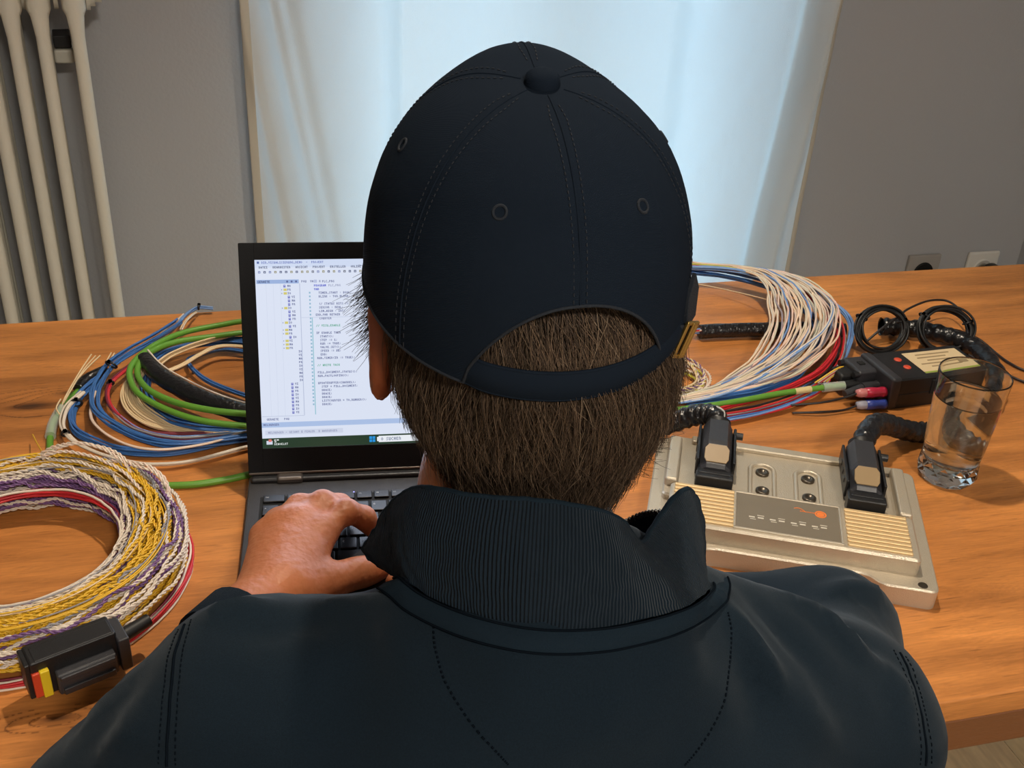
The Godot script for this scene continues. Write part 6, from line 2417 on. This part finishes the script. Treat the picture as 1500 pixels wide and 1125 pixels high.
# ---- the tall loop of pale wires at the right
func build_right_harness() -> void:
	var c := wire_cols()
	var t := thing("wire_harness", "wide arched loop of cream, blue and red wires right of the person's head", "wire harness")
	var rng := RandomNumberGenerator.new()
	rng.seed = 5
	var a := PackedVector3Array([Vector3(0.6538, 0.77, -1.368), Vector3(0.6933, 0.78, -1.329), Vector3(0.7144, 0.788, -1.29), Vector3(0.7143, 0.79, -1.243), Vector3(0.697, 0.786, -1.194), Vector3(0.6865, 0.78, -1.163), Vector3(0.6563, 0.774, -1.118), Vector3(0.6198, 0.768, -1.081), Vector3(0.5845, 0.762, -1.06), Vector3(0.534, 0.758, -1.03), Vector3(0.4837, 0.756, -1.013)])
	var z := PackedVector3Array([Vector3(0.6552, 0.772, -1.373), Vector3(0.7192, 0.784, -1.32), Vector3(0.7572, 0.794, -1.276), Vector3(0.7762, 0.8, -1.218), Vector3(0.7782, 0.8, -1.168), Vector3(0.7658, 0.796, -1.123), Vector3(0.736, 0.788, -1.079), Vector3(0.7001, 0.778, -1.05), Vector3(0.6479, 0.768, -1.027), Vector3(0.5817, 0.76, -1.015), Vector3(0.4861, 0.756, -1.009)])
	var nw := 44
	for k in nw:
		var f := pow((k + rng.randf()) / nw, 0.9)
		var path := PackedVector3Array()
		var s1 := rng.randf_range(-0.10, 0.10)
		for i in a.size():
			var q := clampf(f + s1 * sin(i * 0.9 + k), 0.0, 1.0)
			path.append(a[i].lerp(z[i], q) + Vector3(0, rng.randf_range(0.0, 0.006) + 0.004 * (1.0 - absf(f - 0.5) * 2.0), 0))
		path = wobble(smooth(path, 9), 0.0035, 8.0, k * 2.3)
		for i in path.size():
			path[i].y = maxf(path[i].y, TABLE_Y + 0.0014)
		var col: Color = c.pink if k % 3 != 1 else c.white
		if k % 11 == 5:
			col = c.grey
		elif k % 13 == 9:
			col = c.pale_blue
		wire_part(t, "wire", path, 0.00135, Color(col.r * rng.randf_range(0.86, 1.04), col.g * rng.randf_range(0.86, 1.0), col.b * rng.randf_range(0.84, 1.0)))
	strand_set(t, PackedVector3Array([Vector3(0.6525, 0.764, -1.363), Vector3(0.689, 0.768, -1.339), Vector3(0.7158, 0.772, -1.309), Vector3(0.739, 0.774, -1.273), Vector3(0.7536, 0.774, -1.222), Vector3(0.7558, 0.77, -1.168), Vector3(0.7364, 0.766, -1.121), Vector3(0.697, 0.762, -1.072), Vector3(0.6523, 0.758, -1.036), Vector3(0.582, 0.756, -1.014), Vector3(0.5057, 0.754, -1.011)]), many(c.blue, 8, 21), 0.0013, 0.0065, 0.9, 61)
	strand_set(t, PackedVector3Array([Vector3(0.6433, 0.78, -1.347), Vector3(0.6884, 0.784, -1.325), Vector3(0.7217, 0.788, -1.294), Vector3(0.7607, 0.79, -1.256), Vector3(0.7835, 0.788, -1.209), Vector3(0.802, 0.78, -1.176), Vector3(0.8023, 0.772, -1.148), Vector3(0.7834, 0.766, -1.115), Vector3(0.7514, 0.76, -1.076), Vector3(0.716, 0.756, -1.046), Vector3(0.6551, 0.754, -1.014)]), many(c.pale_blue, 8, 22), 0.0013, 0.0040, 0.9, 62)
	strand_set(t, PackedVector3Array([Vector3(0.7681, 0.786, -1.264), Vector3(0.7626, 0.79, -1.207), Vector3(0.7621, 0.788, -1.16), Vector3(0.7551, 0.782, -1.111), Vector3(0.741, 0.776, -1.079), Vector3(0.7027, 0.768, -1.043), Vector3(0.6664, 0.762, -1.026), Vector3(0.6232, 0.758, -1.012), Vector3(0.5327, 0.755, -0.9881)]), many(c.red, 7, 23), 0.0014, 0.0050, 0.9, 63)
	strand_set(t, PackedVector3Array([Vector3(0.7791, 0.784, -1.251), Vector3(0.7794, 0.786, -1.182), Vector3(0.7739, 0.78, -1.131), Vector3(0.7521, 0.774, -1.085), Vector3(0.7239, 0.764, -1.051), Vector3(0.6849, 0.758, -1.022), Vector3(0.6387, 0.755, -0.9994), Vector3(0.5844, 0.754, -0.9832), Vector3(0.5276, 0.754, -0.9759)]), [c.maroon, c.red, c.grey, c.maroon, c.dark, c.red], 0.0013, 0.0045, 0.9, 64)
	strand_set(t, PackedVector3Array([Vector3(0.7327, 0.76, -1.057), Vector3(0.6892, 0.756, -1.013), Vector3(0.6421, 0.754, -0.989), Vector3(0.5927, 0.753, -0.9743), Vector3(0.5353, 0.753, -0.9655), Vector3(0.5124, 0.753, -0.9639)]), [c.red, c.purple, c.pale_blue, c.red, c.blue], 0.0014, 0.0046, 0.7, 65)
	strand_set(t, PackedVector3Array([Vector3(0.6438, 0.784, -1.349), Vector3(0.6882, 0.786, -1.331), Vector3(0.7221, 0.788, -1.306), Vector3(0.7474, 0.79, -1.275)]), [c.red, c.dark, c.lime], 0.0013, 0.0024, 0.6, 66)
	wire_part(t, "wire", smooth(PackedVector3Array([Vector3(0.6469, 0.76, -1.339), Vector3(0.6647, 0.762, -1.322), Vector3(0.6887, 0.766, -1.292), Vector3(0.7106, 0.772, -1.255), Vector3(0.7213, 0.78, -1.219)]), 8), 0.0008, c.cream)
	# crossing loops of blue and white wire in front
	strand_set(t, PackedVector3Array([Vector3(0.7148, 0.786, -1.312), Vector3(0.752, 0.796, -1.267), Vector3(0.7692, 0.804, -1.202), Vector3(0.76, 0.808, -1.139), Vector3(0.7198, 0.808, -1.082), Vector3(0.6777, 0.802, -1.051), Vector3(0.6379, 0.794, -1.03), Vector3(0.5922, 0.782, -1.01), Vector3(0.5435, 0.766, -1.007), Vector3(0.486, 0.758, -1.009)]), [c.pale_blue, c.white, c.pale_blue, c.white], 0.0013, 0.0040, 0.6, 67)
	# black sleeved branch behind the loop
	var b := MB.new()
	b.tube(wobble(smooth(PackedVector3Array([Vector3(0.5922, 0.762, -1.18), Vector3(0.6311, 0.762, -1.178), Vector3(0.6763, 0.762, -1.174), Vector3(0.7332, 0.762, -1.168), Vector3(0.7982, 0.762, -1.154)]), 10), 0.001, 30.0, 7.0), 0.0098, 18)
	put("sleeve", b.mesh(), M.tape, t, "black insulating sleeve behind the pale wires")
	strand_set(t, PackedVector3Array([Vector3(0.5736, 0.756, -1.189), Vector3(0.5864, 0.758, -1.187), Vector3(0.5966, 0.762, -1.179)]), [c.pale_blue, c.blue, c.red, c.white, c.pale_blue, c.red], 0.0014, 0.0062, 0.6, 69)
	# small coil of striped pairs just right of the neck
	var k2 := thing("small_wire_coil", "small coil of yellow, violet and white pairs half hidden by the right ear", "wire coil")
	var mid := PackedVector3Array([Vector3(0.5018, 0.75, -1.071)])[0]
	for k in 14:
		var path := PackedVector3Array()
		for i in 61:
			var an := TAU * i / 60
			var rr := 0.036 + 0.0012 * k + 0.003 * sin(an * 2.0 + k)
			path.append(mid + Vector3(cos(an) * rr, 0.006 + 0.0022 * (k % 5) + 0.002 * sin(an * 3.0 + k), sin(an) * rr))
		b = MB.new()
		var col: Color = [c.lime, c.white, c.purple, c.lime, c.cream, c.white, c.pink][k % 7]
		twisted(b, path, 0.00095, 0.012, col, [c.lime, c.white, c.white, c.white, c.cream][k % 5])
		put("twisted_pair", b.mesh(), M.wire, k2)
	# green cable in front, with marker sleeves, running to the box
	var g := thing("green_cable", "green cable with pale marker sleeves running from the neck to the electronics box", "cable")
	var gl := smooth(PackedVector3Array([Vector3(0.4659, 0.758, -0.9939), Vector3(0.4974, 0.76, -0.9928), Vector3(0.5379, 0.762, -0.993), Vector3(0.58, 0.764, -0.9953), Vector3(0.6236, 0.766, -0.9991), Vector3(0.6659, 0.768, -0.9991), Vector3(0.6875, 0.769, -0.9994), Vector3(0.7085, 0.77, -0.9983)]), 10)
	b = MB.new()
	b.tube(gl, 0.0036, 14)
	put("sheath", b.mesh(), M.green_sheath, g)
	var gm := PackedVector3Array([Vector3(0.6416, 0.7665, -0.9993), Vector3(0.6629, 0.768, -0.9995), Vector3(0.6789, 0.7685, -0.9993), Vector3(0.7073, 0.77, -0.9981), Vector3(0.7216, 0.77, -1), Vector3(0.7426, 0.77, -1.002)])
	b = MB.new()
	b.tube(PackedVector3Array([gm[0], gm[1]]), 0.0042, 14)
	put("marker", b.mesh(), mat("marker_sleeve", rgb(214, 196, 140), 0.5), g)
	b = MB.new()
	b.tube(PackedVector3Array([gm[2], gm[3]]), 0.0058, 16)
	put("clear_marker", b.mesh(), M.clear_sleeve, g)
	b = MB.new()
	b.tube(PackedVector3Array([gm[3], gm[4], gm[5]]), 0.0056, 16)
	put("end_sleeve", b.mesh(), M.black_rubber, g)
	for k in 4:
		b = MB.new()
		var q := gm[5] + Vector3(0.002 + 0.004 * k, 0.001 * (k % 2), -0.002 * k)
		b.tube(PackedVector3Array([q - Vector3(0.0028, 0, 0), q + Vector3(0.0028, 0, 0)]), 0.0034, 10)
		put("bead", b.mesh(), M.gold_clip if k % 2 == 1 else mat("bead_cream", rgb(220, 196, 150), 0.4), g)
	for k in 5:
		wire_part(g, "wire_end", smooth(PackedVector3Array([gm[4] + Vector3(-0.028 - 0.004 * k, -0.004, -0.016), gm[4] + Vector3(-0.014, 0.004 + 0.002 * k, -0.020), gm[4] + Vector3(0.008, 0.006, -0.024 - 0.002 * k)]), 6), 0.0011, [c.yellow, c.cream, c.red, c.pink, c.yellow][k])


# ---- black cable coils behind the box and the thin black leads
func build_small_cables() -> void:
	var names := ["left one of two tied coils of thin black cable behind the electronics box", "right one of two tied coils of thin black cable, behind the glass"]
	var mids := [PackedVector3Array([Vector3(0.8286, 0.75, -1.1)]), PackedVector3Array([Vector3(0.9197, 0.75, -1.087)])]
	var rng := RandomNumberGenerator.new()
	rng.seed = 14
	for s in 2:
		var t := thing("cable_coil", names[s], "cable coil", Vector3.ZERO, 0.0, "")
		var m: Vector3 = mids[s][0]
		var up := Vector3(0, 0.84, -0.54)
		var side := Vector3(1, 0, 0).rotated(Vector3.UP, [0.10, -0.05][s])
		for k in 9:
			var path := PackedVector3Array()
			var ph := rng.randf() * TAU
			var rr := 0.034 + rng.randf_range(-0.004, 0.004)
			var off := rng.randf_range(-0.006, 0.006)
			for i in 48:
				var a := TAU * i / 48
				path.append(m + side * cos(a) * rr * 1.12 + up * (sin(a) * rr * 0.86 + 0.034) + up.cross(side) * (off + 0.003 * sin(a * 2.0 + ph)))
			var b := MB.new()
			b.col = lin(40, 36, 32)
			b.tube(path, 0.0016, 8, -1.0, false, true)
			put("turn", b.mesh(), M.black_rubber, t)
		for a in [0.3, 2.4]:
			var p := m + side * cos(a) * 0.038 + up * (sin(a) * 0.029 + 0.034)
			tie(t, p, side * -sin(a) + up * cos(a), 0.0075)
	var t2 := thing("black_lead", "thin black lead arching over between the two cable coils", "cable")
	wire_part(t2, "lead", smooth(PackedVector3Array([Vector3(0.8023, 0.77, -1.105), Vector3(0.8286, 0.785, -1.113), Vector3(0.8532, 0.79, -1.125), Vector3(0.8873, 0.79, -1.15), Vector3(0.933, 0.786, -1.177), Vector3(0.9638, 0.782, -1.188), Vector3(0.9799, 0.78, -1.183), Vector3(0.9782, 0.78, -1.155), Vector3(0.9663, 0.78, -1.124), Vector3(0.951, 0.775, -1.094)]), 10), 0.0016, lin(36, 33, 30), 8)
	t2 = thing("black_lead", "thin black lead leaving the right coil toward the table's right edge, upper of two", "cable")
	wire_part(t2, "lead", smooth(PackedVector3Array([Vector3(0.921, 0.77, -1.119), Vector3(0.9502, 0.768, -1.121), Vector3(0.9772, 0.76, -1.11), Vector3(0.9879, 0.754, -1.099), Vector3(0.9868, 0.753, -1.071), Vector3(0.9874, 0.753, -1.046), Vector3(0.9957, 0.753, -1.022), Vector3(1.026, 0.753, -0.9928)]), 10), 0.0017, lin(36, 33, 30), 8)
	t2 = thing("black_lead", "thin black lead crossing behind the glass rim, lower of two at the table's right", "cable")
	wire_part(t2, "lead", smooth(PackedVector3Array([Vector3(0.9323, 0.762, -1.062), Vector3(0.9447, 0.756, -1.047), Vector3(0.9549, 0.753, -1.034), Vector3(0.9621, 0.753, -1.019), Vector3(0.9732, 0.753, -0.9956), Vector3(1.004, 0.753, -0.9648)]), 10), 0.0017, lin(36, 33, 30), 8)
